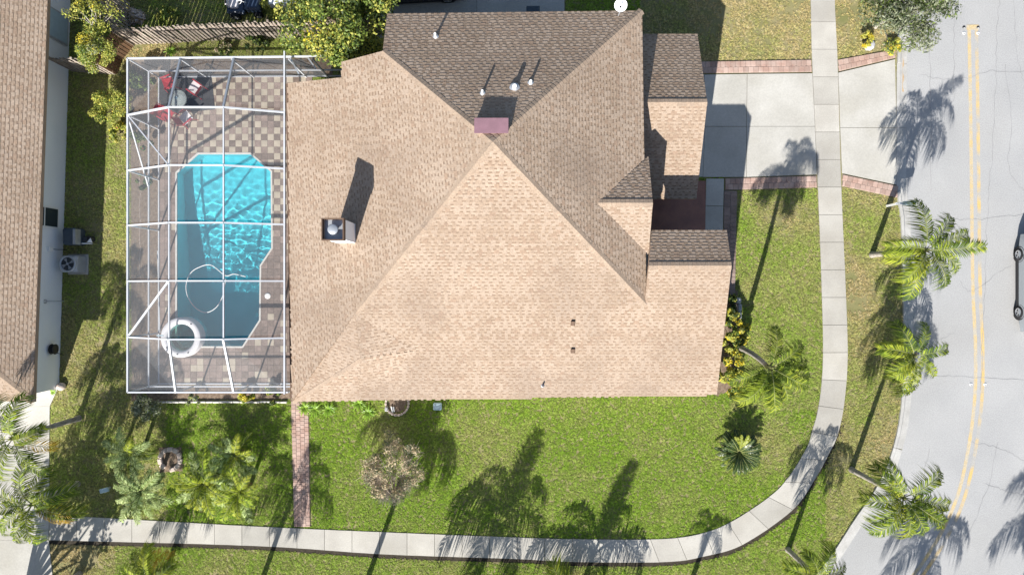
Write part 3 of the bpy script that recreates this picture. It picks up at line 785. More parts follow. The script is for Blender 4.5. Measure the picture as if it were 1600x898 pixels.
window(8.26, -2.2, 1.5, 1.8, 1.2, 'x'); window(-2, -4.16, 1.5, 1.6, 1.2, 'y'); window(3.5, -4.16, 1.5, 1.6, 1.2, 'y'); window(-6.5, -4.16, 1.5, 1.2, 1.0, 'y')
window(-1, 10.56, 1.6, 1.5, 1.2, 'y'); window(2.5, 10.56, 1.6, 1.5, 1.2, 'y'); window(-9.16, 1.5, 1.15, 2.2, 2.1, 'x')
# gutter down-pipe at the lower left corner
MB().tube([(-9.30, -4.6, 2.6), (-9.30, -4.6, .1)], .045, 8).build("downpipe", "white_metal", house)
MB().bar((cSW.x - .06, cSW.y, cSW.z - .10), (gA.x - .06, gA.y, gA.z - .10), .10, .11).build("gutter", "trim_brown", house)
# chimney
ch = child("chimney", None, house); ch.matrix_parent_inverse = Matrix.Translation(-house.location)
zt = 6.45; c0 = W(519.5, 358, zt)
bs = .84; zb = 4.0
MB().box((c0.x + .02, c0.y, (zb + zt - .3) / 2), (bs - .08, bs - .08, zt - .3 - zb)).build("chase", "stucco_blue", ch)
for dx, dy, sx, sy in ((-1, 0, .04, bs), (1, 0, .04, bs), (0, -1, bs - .08, .04), (0, 1, bs - .08, .04)):
    MB().box((c0.x + dx * (bs / 2 - .02), c0.y + dy * (bs / 2 - .02), zt - .14), (sx, sy, .30)).build("cap_side", "trim_brown", ch)
MB().box((c0.x, c0.y, zt - .285), (bs - .09, bs - .09, .02)).build("cap_pan", "galvanised", ch)
MB().lathe([(.0, .10), (.05, .10), (.17, .08), (.2, .06), (.2, .02), (.13, .01), (.13, -.18)], (c0.x, c0.y, zt - .09), 20).build("flue", "galvanised", ch)
# roof vents
def pipe(x, y, h, r, pl, m="white_plastic"):
    p = on(pl, x, y); v = child("vent_pipe", None, house); v.matrix_parent_inverse = Matrix.Translation(-house.location)
    MB().tube([(p.x, p.y, p.z - .05), (p.x, p.y, p.z + h)], r, 10).build("stack", m, v)
    MB().lathe([(.0, .07), (r * 1.15, .07), (r * 2.4, .015)], (p.x, p.y, p.z), 14).build("flashing", "galvanised", v)
pipe(681, 58, .35, .05, pn); pipe(754, 146, .36, .045, pn); pipe(804, 138, .30, .085, pn); pipe(829, 130, .30, .05, pn)
pipe(848, 602, .22, .035, ps, "trim_brown")
for x, y in ((895, 505), (895, 548)):
    p = on(ps, x, y); b = MB(); b.add([(p.x - .09, p.y - .10, p.z - .02), (p.x + .09, p.y - .10, p.z - .02), (p.x + .09, p.y + .09, p.z + .03), (p.x - .09, p.y + .09, p.z + .03), (p.x - .07, p.y - .08, p.z + .06), (p.x + .07, p.y - .08, p.z + .06), (p.x + .07, p.y + .08, p.z + .14), (p.x - .07, p.y + .08, p.z + .14)],
        [(0, 1, 5, 4), (1, 2, 6, 5), (2, 3, 7, 6), (3, 0, 4, 7), (4, 5, 6, 7)]); b.build("roof_vent", "trim_brown", house)
p0 = on(pn, 768, 197); uy = Vector((0, -1, .415)).normalized()
rv = MB(); hw = .60; lo = [p0 + Vector((a, 0, 0)) - uy * .22 for a in (-hw, hw)]; hi_ = [p0 + Vector((a, 0, 0)) + uy * .32 for a in (-hw, hw)]
v_ = [lo[0], lo[1], hi_[1], hi_[0], lo[0] + Vector((0, 0, .26)), lo[1] + Vector((0, 0, .26)), hi_[1] + Vector((0, 0, .12)), hi_[0] + Vector((0, 0, .12))]
rv.add(v_, [(0, 1, 5, 4), (1, 2, 6, 5), (2, 3, 7, 6), (3, 0, 4, 7), (4, 5, 6, 7)]); ridge_vent = rv.build("ridge_vent", "vent_mauve", house)
tp = MB(); tp.slab([v_[4] + Vector((-.03, .05, .02)), v_[5] + Vector((.03, .05, .02)), v_[6] + Vector((.03, -.03, .02)), v_[7] + Vector((-.03, -.03, .02))], .018); tp.build("vent_lid", "vent_mauve", ridge_vent)
# satellite dish
dish = child("satellite_dish", None, house); dish.matrix_parent_inverse = Matrix.Translation(-house.location)
dc = W(970, 8, 5.35); db = on(pn, 966, 25)
MB().tube([db, (db.x, db.y, db.z + .35), dc - Vector((0, .02, .05))], .022, 8).build("mast", "galvanised", dish)
d = MB(); d.lathe([(0, 0), (.1, .01), (.2, .04), (.245, .07), (.25, .072), (.2, .03), (.1, -.005), (0, -.012)], (0, 0, 0), 24)
mt = Matrix.Translation(dc) @ Vector((-.15, -.55, .8)).to_track_quat('Z', 'Y').to_matrix().to_4x4()
d.v = [tuple(mt @ Vector(v)) for v in d.v]; d.build("reflector", "white_metal", dish)
MB().tube([mt @ Vector((0, -.22, .05)), mt @ Vector((0, -.02, .30))], .012, 6).build("feed_arm", "galvanised", dish); MB().box(mt @ Vector((0, 0, .31)), (.07, .06, .06)).build("receiver", "dark_plastic", dish)

# ------------------------------------------------------------------ neighbouring house at the left
nh = thing("house", "neighbouring brown shingled house cut off by the left picture edge, pale wall in shade", "house", (-23, 3, 0))
b0, b1 = G(114, -120), G(92.5, 606)            # foot of its long wall
nd_ = (b0 - b1); nl = nd_.length; nd_.normalize(); nn_ = Vector((nd_.y, -nd_.x, 0))
if nn_.x < 0: nn_ = -nn_
def NW(u, z, off=0.): return Vector((b1.x + nd_.x * u + nn_.x * off, b1.y + nd_.y * u + nn_.y * off, z))
q = [b1, b1 - nn_ * 9, b0 - nn_ * 9, b0]
MB().prism(q, 0, 2.62).build("wall", "stucco_blue", nh)
eS, eN = W(52, 628, 2.6), W(79, -120, 2.6)
ed = (eN - eS).normalized(); en = Vector((-ed.y, ed.x, 0))
if en.x > 0: en = -en
rg = .40; run = 5.2
rS = eS + en * run + ed * run + Vector((0, 0, run * rg)); rN = eN + en * run + Vector((0, 0, run * rg)); eSW = eS + en * run * 2
fE = [eS, eN, rN, rS]; fS = [eS, rS, eSW]; fW = [eSW, rS, rN, eN + en * run * 2]
dm = MB()
for f in (fE, fS, fW): dm.slab([p - Vector((0, 0, .015)) for p in f], .17, 0, 1)
dm.build("roof_deck", ["shingle_tan", "fascia_tan"], nh)
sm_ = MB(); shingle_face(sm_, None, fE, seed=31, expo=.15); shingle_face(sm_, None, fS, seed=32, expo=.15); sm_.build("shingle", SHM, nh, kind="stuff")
cp = MB(); caps(cp, eS, rS); cp.build("ridge_cap", ["ridge_cap", "shingle_tan"], nh, kind="stuff")
MB().box((0, 0, 0), (.01, .01, .01)).build("vent_block", "trim_brown", nh).location = (0, 0, 0) if False else (-.0, 0, -.5)
bpy.data.objects.remove(bpy.data.objects["vent_block"])
def wall_box(name, u, z, du, dz, t, m, parent, off=0.):
    c = NW(u, z, off); ang = math.atan2(nd_.y, nd_.x)
    return MB().box(c, (du, t, dz), rz=ang).build(name, m, parent)
uu = lambda y: (G(100, y) - b1).dot(nd_)
wn1 = wall_box("window", uu(343), 1.35, 1.0, 1.75, .08, "white_plastic", nh, .02); wall_box("pane", uu(343), 1.35, .82, 1.58, .06, "window_glass", wn1, .045); wall_box("mullion", uu(343), 1.45, .82, .06, .05, "white_plastic", wn1, .06)
wn2 = wall_box("window", uu(52), 1.25, 1.35, 2.1, .08, "grey_metal", nh, .02); wall_box("sky_pane", uu(52), 1.25, 1.2, 1.95, .06, "pale_blue", wn2, .045)  # sky reflection in the glass painted as a flat pale blue panel
wv = wall_box("wall_vent", uu(198), 1.95, 1.25, .16, .05, "grey_metal", nh, .02)
hr = thing("hose_reel", "black garden hose reel on the shaded pale wall of the neighbouring house", "hose reel", tuple(NW(uu(543), .75, .18)))
ang = math.atan2(nn_.y, nn_.x)
for nm, pr, m in (("drum", [(.0, -.10), (.22, -.10), (.24, -.085), (.13, -.06), (.13, .06), (.24, .085), (.22, .10), (0, .10)], "dark_plastic"), ("coil", [(.13, -.06), (.18, -.055), (.2, 0), (.18, .055), (.13, .06)], "black_rubber")):
    a = MB(); a.lathe(pr, (0, 0, 0), 20); a.v = [(v[2], v[0], v[1]) for v in a.v]; child(nm, a.mesh(nm, m), hr, rot=(0, 0, ang))
a = MB(); a.tube([(0, -.16, -.05), (.12, -.25, -.35), (.06, -.32, -.6), (-.1, -.3, -.66)], .015, 6); child("hose", a.mesh("hose", "black_rubber"), hr)
hk = thing("wall_tap", "small tap with a pipe on the shaded wall left of the air conditioners", "tap", tuple(NW(uu(470), .9, .05)))
a = MB(); a.tube([(0, 0, .3), (0, 0, .0), (.1, 0, -.1), (.1, 0, -.8)], .018, 6); child("pipe", a.mesh("pipe", "grey_metal"), hk, rot=(0, 0, ang))
a = MB(); a.lathe([(.08, .3), (.1, .32), (.08, .34), (.06, .32), (.08, .3)], (0, 0, 0), 14); child("valve_ring", a.mesh("valve_ring", "grey_metal"), hk)

# air conditioners and pool heater beside it
ac = thing("air_conditioner", "round topped grey air conditioner with fan grille, the lower unit beside the wall", "air conditioner", tuple(G(123, 413)))
a = MB(); a.bevbox((0, 0, .03), (.95, .95, .06), .015); child("pad", a.mesh("pad", "concrete"), ac)
a = MB(); a.bevbox((0, 0, .42), (.74, .74, .70), .07); child("body", a.mesh("body", "grey_metal"), ac)
for k in range(11):
    a = MB(); a.box((0, 0, .14 + k * .05), (.765, .765, .018)) if k == 0 else None
lv = MB()
for k in range(11): lv.bevbox((0, 0, .14 + k * .052), (.765, .765, .016), .05)
child("louvre", lv.mesh("louvre", "grey_metal"), ac)
a = MB(); a.lathe([(.30, .0), (.30, .06), (.36, .07), (.385, .03), (.385, 0)], (0, 0, .77), 28); child("fan_ring", a.mesh("fan_ring", "galvanised"), ac)
a = MB(); a.lathe([(0, .775), (.30, .775)], (0, 0, 0), 28); child("fan_well", a.mesh("fan_well", "dark_metal"), ac)
fb = MB()
for k in range(4):
    q = k * math.pi / 2 + .4; c, s_ = math.cos(q), math.sin(q); fb.add([(.04 * c, .04 * s_, .80), (.26 * c - .10 * s_, .26 * s_ + .10 * c, .785), (.26 * c + .06 * s_, .26 * s_ - .06 * c, .81)], [(0, 1, 2)])
fb.lathe([(.06, .79), (.06, .83), (0, .835)], (0, 0, 0), 12); child("fan", fb.mesh("fan", "grey_metal"), ac)
gw = MB()
for r_ in (.08, .14, .20, .26): gw.tube([(r_ * math.cos(t * math.pi / 10), r_ * math.sin(t * math.pi / 10), .84) for t in range(21)], .004, 4, cap=False)
child("grille", gw.mesh("grille", "dark_metal"), ac)
ph = thing("pool_heater", "dark grey heater with a white panel above the air conditioner beside the wall", "pool heater", tuple(G(124, 371)))
a = MB(); a.bevbox((0, .0, .42), (.62, .78, .74), .08); child("cabinet", a.mesh("cabinet", "bin_grey"), ph)
a = MB(); a.box((.27, -.02, .62), (.12, .7, .38)); child("front_panel", a.mesh("front_panel", "galvanised"), ph)
a = MB(); a.tube([(.3, -.3, .3), (.6, -.3, .3), (.62, -.3, .05)], .03, 8); child("pipe", a.mesh("pipe", "white_plastic"), ph)
pu = thing("pool_pump", "small black pool pump with a pale cover on the ground by the heater", "pump", tuple(G(139, 374)))
a = MB(); a.tube([(-.22, 0, .17), (.1, 0, .17)], .13, 12); child("motor", a.mesh("motor", "dark_metal"), pu)
a = MB(); a.lathe([(.13, 0), (.14, .3), (.1, .34), (0, .35)], (.2, .0, 0), 14); child("strainer", a.mesh("strainer", "dark_plastic"), pu)
a = MB(); a.add([(.12, -.16, .36), (.34, -.18, .30), (.30, .04, .38), (.12, -.16, .34), (.34, -.18, .28), (.30, .04, .36)], [(0, 1, 2), (5, 4, 3), (0, 3, 4, 1), (1, 4, 5, 2), (2, 5, 3, 0)]); child("cover", a.mesh("cover", "white_plastic"), pu)
eb = thing("disconnect_box", "small pale electric box on the wall between heater and air conditioner", "electric box", tuple(NW(uu(391), 1.0, .06)))
a = MB(); a.bevbox((0, 0, 0), (.12, .2, .28), .01); child("box_body", a.mesh("box_body", "white_plastic"), eb); a = MB(); a.tube([(.03, 0, -.1), (.15, 0, -.3), (.45, .0, -.5)], .015, 6); child("cable", a.mesh("cable", "black_rubber"), eb)

# ------------------------------------------------------------------ grass
keep_out = []
edge_gap = 2
keep_out.append([*INN, *reversed(OUT)])
keep_out += [gp(p) for p in DR]
keep_out += [gp(p) for p in ([(1092, 95), (1268, 92), (1268, 117), (1092, 118)], [(1307, 92), (1400, 76), (1401, 310), (1314, 293)], [(1128, 277), (1276, 273), (1278, 295), (1152, 299), (1149, 470), (1128, 470)],
    [(453, 600), (483, 600), (487, 822), (459, 822)], [(-130, 606), (92, 606), (79, 634), (78, 843), (92, 960), (-130, 960)], [(588, -90), (884, -90), (884, 63), (588, 63)])]
keep_out += [[Vector((X0, Y0, 0)), Vector((X1, Y0, 0)), Vector((X1, Y1, 0)), Vector((X0, Y1, 0))],
             [Vector((-9.5, -3.9, 0)), Vector((8.2, -3.9, 0)), Vector((8.2, 1.7, 0)), Vector((4.7, 1.7, 0)), Vector((4.7, 10.4, 0)), Vector((-4.8, 10.4, 0)), Vector((-4.8, 8.3, 0)), Vector((-9.5, 8.3, 0))],
             [Vector((4.7, 4.4, 0)), Vector((8.0, 4.4, 0)), Vector((8.0, 10.5, 0)), Vector((4.7, 10.5, 0))], [b1, b1 - nn_ * 9, b0 - nn_ * 9, b0]]
BEDS = [[(1118, 448), (1152, 455), (1160, 600), (1118, 620)], [(205, 600), (456, 600), (456, 624), (205, 626)], [(248, 698), (284, 698), (286, 735), (250, 738)],
        [(204, 94), (248, 121), (250, 600), (206, 606)], [(204, 94), (520, 90), (520, 118), (248, 121)]]
keep_out += [gp(b) for b in BEDS]
rl = [*GUT, *reversed(FAR)]; ksel = [p for p in KERB]
keep_out.append([*ksel, *reversed(FAR)])
mu = MB()
for b in BEDS: mu.prism(gp(b), -.02, .02)
structure("mulch_bed", mu, "mulch")
N = 420000
px_ = nrg.uniform(-80, 1420, N); py_ = nrg.uniform(-70, 1010, N)
gx_, gy_ = (px_ - 800) * .03, (449 - py_) * .03
ok = np.ones(N, bool)
for p in keep_out: ok &= ~inside(gx_, gy_, p)
# thin out a little beside hard edges by testing a shifted copy (mown edge with bare soil below the pavement)
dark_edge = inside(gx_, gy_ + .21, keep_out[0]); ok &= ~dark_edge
def blob(px, py, cx, cy, rx, ry): return np.clip(1 - ((px - cx) / rx) ** 2 - ((py - cy) / ry) ** 2, 0, 1)
def vnoise(x, y, s, seed):
    g = np.random.default_rng(seed).uniform(0, 1, (64, 64)); u, v = x / s, y / s; i, j = np.floor(u).astype(int), np.floor(v).astype(int); fu, fv_ = u - i, v - j
    fu = fu * fu * (3 - 2 * fu); fv_ = fv_ * fv_ * (3 - 2 * fv_); a = lambda p, q: g[p % 64, q % 64]
    return (a(i, j) * (1 - fu) + a(i + 1, j) * fu) * (1 - fv_) + (a(i, j + 1) * (1 - fu) + a(i + 1, j + 1) * fu) * fv_
px_, py_, gx_, gy_ = px_[ok], py_[ok], gx_[ok], gy_[ok]; n = len(px_)
dry = np.full(n, .03)
dry = np.where((px_ > 1140) & (py_ < 640) & (py_ > 280), .30, dry)
dry = np.where((px_ > 1290), .60, dry)
dry = np.where((px_ > 1290) & (py_ > 500), .55, dry)
dry = np.where((px_ > 1000) & (py_ < 120), .80, dry)
dry = np.where((px_ < 260) & (py_ > 100), .50, dry)
dry = np.where((px_ < 640) & (py_ < 100), .38, dry)
dry = np.where((py_ > 845), .20, dry)
dry = np.where((px_ < 180) & (py_ > 750), .62, dry)
dry += .75 * blob(px_, py_, 110, 870, 50, 45) + .6 * blob(px_, py_, 1340, 450, 40, 60) + .35 * blob(px_, py_, 1180, 690, 110, 70) + .4 * blob(px_, py_, 610, 680, 50, 40) + .7 * blob(px_, py_, 230, 85, 60, 30)
dry += .35 * blob(px_, py_, 1230, 340, 60, 40) + .25 * blob(px_, py_, 760, 690, 120, 60) + .4 * blob(px_, py_, 1390, 680, 40, 90)
dry += (vnoise(gx_, gy_, 1.5, 1) - .45) * .42 + (vnoise(gx_, gy_, .35, 2) - .5) * .3 + nrg.normal(0, .13, n)
dry = np.clip(dry, 0, 1)
thin = (vnoise(gx_, gy_, .5, 7) + nrg.uniform(-.3, .3, n)) > (.22 + .16 * (dry > .7)); 
keep = thin | (dry < .45)
px_, py_, gx_, gy_, dry = px_[keep], py_[keep], gx_[keep], gy_[keep], dry[keep]; n = len(px_)
tufts = []
for tname, tm_ in (("grass_tuft", "grass"), ("grass_tuft", "grass_straw")):
    t = MB()
    for k in range(15):
        q = rnd.uniform(0, 6.28); r0 = rnd.uniform(0, .075); h = rnd.uniform(.02, .045); ln = rnd.uniform(.02, .07); wd = rnd.uniform(.007, .013)
        x, y = r0 * math.cos(q), r0 * math.sin(q); q2 = rnd.uniform(0, 6.28); dx, dy = math.cos(q2), math.sin(q2)
        t.add([(x - dy * wd, y + dx * wd, 0), (x + dy * wd, y - dx * wd, 0), (x + dx * ln * .5 + dy * wd * .8, y + dy * ln * .5 - dx * wd * .8, h), (x + dx * ln * .5 - dy * wd * .8, y + dy * ln * .5 + dx * wd * .8, h), (x + dx * ln, y + dy * ln, h * .9)], [(0, 1, 2, 3), (3, 2, 4)])
    o = link(tname, t.mesh(tname, tm_), None, kind="helper"); o.hide_render = True; o.hide_viewport = True; tufts.append(o)
def grass_field(sel, tuft, nm):
    pts = np.zeros((sel.sum(), 3)); pts[:, 0], pts[:, 1] = gx_[sel], gy_[sel]; pts[:, 2] = .0
    me = bpy.data.meshes.new(nm); me.vertices.add(len(pts)); me.vertices.foreach_set("co", pts.ravel().astype(np.float32))
    for an, val in (("dry", dry[sel]), ("turn", nrg.uniform(0, 6.28, len(pts))), ("size", nrg.uniform(.6, 1.02, len(pts)))):
        at = me.attributes.new(an, 'FLOAT', 'POINT'); at.data.foreach_set("value", val.astype(np.float32))
    ob = link(nm, me, None, "mown lawn grass around the house, green in front and strawy by the road", "grass", None, "stuff")
    ng = bpy.data.node_groups.new("scatter", 'GeometryNodeTree')
    ng.interface.new_socket("Geometry", in_out='INPUT', socket_type='NodeSocketGeometry'); ng.interface.new_socket("Geometry", in_out='OUTPUT', socket_type='NodeSocketGeometry')
    N_ = ng.nodes; L_ = ng.links
    gi, go = N_.new("NodeGroupInput"), N_.new("NodeGroupOutput"); ip = N_.new("GeometryNodeInstanceOnPoints"); oi = N_.new("GeometryNodeObjectInfo"); oi.inputs[0].default_value = tuft; oi.inputs["As Instance"].default_value = True
    def na(nm_):
        a = N_.new("GeometryNodeInputNamedAttribute"); a.data_type = 'FLOAT'; a.inputs[0].default_value = nm_; return a.outputs[0]
    cx = N_.new("ShaderNodeCombineXYZ"); L_.new(na("turn"), cx.inputs[2]); L_.new(cx.outputs[0], ip.inputs["Rotation"])
    L_.new(na("size"), ip.inputs["Scale"]); L_.new(gi.outputs[0], ip.inputs["Points"]); L_.new(oi.outputs["Geometry"], ip.inputs["Instance"]); L_.new(ip.outputs[0], go.inputs[0])
    md = ob.modifiers.new("scatter", 'NODES'); md.node_group = ng
    return ob
half = nrg.uniform(0, 1, n) < .72
grass_field(half, tufts[0], "grass"); grass_field(~half, tufts[1], "grass")

# ------------------------------------------------------------------ palms
def frond(L, e0, droop, nl, ll, wl, mats, curl=0., sparse=1., hang=.35, seed=0):
    """one pinnate leaf along +X: rib and two rows of leaflets"""
    r = random.Random(seed); mb = MB(); K = 14; pts = []; p = Vector((0, 0, 0)); dirs = []
    for i in range(K + 1):
        s = i / K; el = e0 - droop * s ** 1.25; az = curl * s * s
        d = Vector((math.cos(el) * math.cos(az), math.cos(el) * math.sin(az), math.sin(el))); pts.append(p.copy()); dirs.append(d); p = p + d * (L / K)
    mb.tube(pts, [.022 * (1 - .85 * i / K) + .003 for i in range(K + 1)], 5, 2)
    for k in range(nl):
        s = .14 + .86 * (k + r.uniform(-.2, .2)) / nl; s = min(.999, max(.1, s)); f = s * K; i = min(K - 1, int(f)); b = pts[i].lerp(pts[i + 1], f - i); d = dirs[i].lerp(dirs[i + 1], f - i).normalized()
        side = d.cross(Vector((0, 0, 1))).normalized(); upv = side.cross(d)
        for sg in (-1, 1):
            if r.random() > sparse: continue
            ln = ll * (.45 + .9 * math.sin(math.pi * min(1, s * .92 + .05)) ** .7) * r.uniform(.8, 1.1) * (1 if s < .93 else .75)
            fw = .35 + .7 * s + r.uniform(-.12, .12); rise = r.uniform(-.25, .45)
            t = (d * fw + side * sg * 1.0 + upv * rise).normalized()
            m1 = b + t * ln * .5; m2 = b + (t * .92 + Vector((0, 0, -hang * r.uniform(.6, 1.5)))) * ln
            wv_ = t.cross(upv).normalized() * wl * .5
            if wv_.length < 1e-5: continue
            mi = 0 if r.random() < .75 else 1
            mb.add([b - wv_ * .5, b + wv_ * .5, m1 + wv_, m1 - wv_, m2], [(0, 1, 2, 3), (3, 2, 4)], mi)
    return mb.mesh("frond", mats)
QM = ["palm_leaf", "palm_leaf_bright", "palm_rib"]; BR = ["palm_leaf_bright", "palm_leaf", "palm_rib"]; SV = ["palm_leaf_silver", "palm_leaf", "palm_rib"]; YE = ["palm_leaf_yellow", "palm_leaf_yellow", "palm_rib"]
FR = [(60, 135, .45, .75, 1), (48, 125, -.4, .8, 2), (68, 150, .6, .7, 3), (22, 80, .3, .8, 4), (78, 70, -.15, .3, 5)]
QF = [frond(2.45, R(e), R(d), 62, .50, .036, QM, c, .96, h, s) for e, d, c, h, s in FR]
QB = [frond(2.3, R(e), R(d), 62, .50, .038, BR, c, .96, h, s) for e, d, c, h, s in ((55, 135, .4, .75, 6), (28, 90, -.45, .8, 7))]
QY = [frond(1.9, R(0), R(70), 40, .45, .03, YE, .3, .9, .7, 8)]
def palm(label, base, h, az, size=1., lean=(0, 0), group="queen palms round the house", kinds=None, rt=.13, name="queen_palm"):
    g = G(*base); t = thing(name, label, "palm tree", (g.x, g.y, 0), group); seed = int(base[0] * 7 + base[1])
    r = random.Random(seed); tb = MB(); K = 16
    pts = [Vector((lean[0] * (i / K) ** 1.6, lean[1] * (i / K) ** 1.6, h * i / K - (.03 if i == 0 else 0))) for i in range(K + 1)]
    rr = [rt * (1.25 if i == 0 else 1.0 - .35 * i / K) * (1.04 if i % 2 else .97) for i in range(K + 1)]
    tb.tube(pts, rr, 10); child("trunk", tb.mesh("trunk", "bark_palm"), t)
    top = pts[-1]; cs = MB(); cs.tube([top - Vector((0, 0, .05)), top + Vector((0, 0, .25)), top + Vector((0, 0, .5))], [rt * .8, rt * .75, rt * .25], 8); child("crownshaft", cs.mesh("crownshaft", "palm_rib"), t)
    bo = MB()
    for k in range(7):
        q = r.uniform(0, 6.28); bo.tube([top + Vector((0, 0, .1)), top + Vector((.22 * math.cos(q), .22 * math.sin(q), .22))], [.035, .012], 5)
    child("leaf_base", bo.mesh("leaf_base", "palm_boot"), t)
    for k, a in enumerate(az):
        a_, kd = a if isinstance(a, tuple) else (a, None)
        if kd == 'b': me = r.choice(QB)
        elif kd == 'y': me = QY[0]
        elif kd == 'u': me = QF[4]
        elif kd == 'd': me = r.choice((QF[3], QF[1]))
        else: me = r.choice(QF[:4])
        s = size * r.uniform(.88, 1.1)
        child("frond", me, t, top + Vector((0, 0, .25)), (r.uniform(-.12, .12), r.uniform(-.08, .08), R(a_) + r.uniform(-.08, .08)), s)
    return t
# azimuths in degrees, counter-clockwise from the right of the picture
palm("leaning street palm nearest the mailbox, with green fronds over the kerb", (1362, 398), 3.9, [98, 62, 28, (172, 'b'), (200, 'b'), (222, 'b'), 255, 285, (325, 'd'), (10, 'u')], .88, (0, 0))
palm("short street palm between the other kerb palms, fronds over its whole trunk", (1386, 549), 1.85, [125, (165, 'b'), 195, (220, 'b'), 250, (275, 'b'), 15, (325, 'b'), (60, 'd')], .80)
palm("street palm at the road bend, crown reaching over the road to the yellow line", (1330, 733), 4.0, [118, 142, 42, (190, 'd'), (212, 'b'), 236, (262, 'b'), 288, 318, 356, (335, 'b')], .94)
palm("street palm at the bottom edge, right of the pavement bend", (1231, 858), 2.6, [60, 20, 340, (160, 'b'), 200, 240, (280, 'b'), 310, 110], .78)
palm("palm leaning over the end of the neighbouring driveway with one yellow frond", (122, 755), 2.8, [22, 62, 100, 140, 180, 212, 240, (275, 'b'), (318, 'y'), (345, 'd')], .95)
palm("palm at the left picture edge over the neighbouring driveway, trunk rooted on the lawn", (124, 653), 4.0, [14, 75, 120, 165, 215, (258, 'd'), (305, 'd'), (330, 'y')], .9)
palm("palm growing from the yellow shrubs at the house corner, fronds drooping on the lawn", (1150, 541), 5.9, [(45, None), (15, 'd'), 345, 322, 304, (285, 'b'), 265, (240, 'b'), (75, 'd'), 225, (200, 'd'), 275], .8, (-.72, -.27))
og = "palms along the verge just outside the picture, known by their shadows"
def far_palm(lb, base, h, az, size=1., lean=(0, 0)): return palm(lb, base, h, az, size, lean, group=og)
def ring(n, o=0): return [(o + k * 360 / n + rnd.uniform(-9, 9), 'd' if k % 3 == 2 else None) for k in range(n)]
far_palm("palm out of frame whose trunk shadow crosses the pavement at its left end", (125, 896), 6.0, ring(9), .9)
far_palm("palm out of frame whose shadow falls around the leafless tan tree", (562, 938), 4.9, ring(9, 15), 1.15)
far_palm("palm out of frame whose shadow falls across the foot of the side brick path", (398, 938), 3.4, ring(8, 20), .9)
far_palm("palm out of frame whose large shadow lies mid lawn right of the tan tree", (732, 942), 2.25, [(62, 'u'), (55, 'u'), 20, 100, 140, 172, 200, 240, 290, 335], 1.3)
far_palm("palm out of frame whose pointed shadow lies on the lawn left of the sago palm", (898, 946), 1.5, [(70, 'u'), (64, 'u'), 12, 40, 110, 150, 180, 215, 265, 320], 1.25)
far_palm("small palm out of frame whose thin shadow crosses the pavement bend", (1078, 912), 1.5, ring(6), .5)
far_palm("palm out of frame across the road whose shadow covers the yellow line", (1374, 1052), 4.0, ring(10), 1.0)
far_palm("palm out of frame whose shadow reaches the lower right corner of the road", (1540, 1070), 5.2, ring(10), 1.1)
palm("small yellowing palm at the bottom edge left of the trunk shadow", (264, 880), 1.6, [(60, 'y'), (85, 'y'), 120, (140, 'b'), 30, 200, 250, 300, (100, 'b')], .72, group=None)

# pygmy date palms on the side lawn
DF = [frond(1.35, R(e), R(d), 48, .24, .024, m, c, .97, h, s) for e, d, c, h, s, m in ((50, 75, .15, .25, 21, SV), (30, 55, -.15, .3, 22, SV), (68, 85, .2, .25, 23, BR), (10, 40, .1, .35, 24, QM))]
DS = [frond(1.35, R(e), R(d), 48, .24, .024, m, c, .97, h, s) for e, d, c, h, s, m in ((50, 75, .15, .25, 25, SV), (28, 55, -.15, .3, 26, SV))]
DB = [frond(1.4, R(e), R(d), 48, .25, .024, m, c, .97, h, s) for e, d, c, h, s, m in ((50, 75, .15, .25, 27, BR), (28, 55, -.15, .3, 28, SV), (65, 85, -.2, .3, 29, BR))]
def date(label, at_, h, n, meshes, size=1.):
    g = G(*at_); t = thing("date_palm", label, "palm", (g.x, g.y, 0), "bushy date palms on the side lawn"); r = random.Random(int(at_[0]))
    tb = MB(); tb.tube([(0, 0, -.03), (0, 0, h * .5), (0, 0, h)], [.11, .09, .10], 9); child("trunk", tb.mesh("trunk", "palm_boot"), t)
    for k in range(n):
        f = (k + .5) / n; child("frond", r.choice(meshes), t, (0, 0, h), (r.uniform(-.1, .1), R(18) * (1 - 2 * f) * -1, k * 2.39996 + r.uniform(-.1, .1)), size * r.uniform(.8, 1.1))
date("dark bushy date palm left of the stone ring on the side lawn", (226, 698), 1.2, 15, DF, .95)
date("silvery bushy date palm below the stone ring on the side lawn", (246, 756), 1.3, 19, DS, 1.02)
date("bright green bushy date palm right of the stone ring, the widest of the clump", (340, 742), 1.3, 20, DB, 1.12)
date("date palm nearest the brick path on the side lawn, with yellow green fronds", (392, 756), 1.3, 16, DB, 1.0)
date("dark date palm behind the bright one, nearest the screen enclosure", (380, 704), .9, 15, DF, .95)

# sago palm
g = G(1149, 702); sg_ = thing("sago_palm", "single dark sago palm with a brown heart on the open lawn", "sago palm", (g.x, g.y, 0))
a = MB(); a.lathe([(.17, -.03), (.19, .15), (.15, .4), (.09, .47), (0, .5)], (0, 0, 0), 14); child("trunk", a.mesh("trunk", "palm_boot"), sg_)
SM = [frond(1.02, R(e), R(d), 40, .125, .026, [m, m, "palm_rib"], 0, 1, .15, s) for e, d, s, m in ((38, 48, 41, "sago_leaf"), (20, 40, 42, "sago_leaf"), (58, 60, 43, "sago_leaf"), (52, 50, 44, "sago_leaf_new"), (5, 35, 45, "sago_leaf"))]
for k in range(52):
    az_ = k * 2.39996; dg = math.degrees(az_) % 360; lay = k / 52
    me = SM[3] if ((55 < dg < 125 and lay < .6) or (195 < dg < 250 and lay > .75)) else SM[2 if lay < .3 else (0 if lay < .6 else (1 if lay < .85 else 4))]
    child("frond", me, sg_, (0, 0, .45), (0, 0, az_), .95 + .15 * rnd.random())

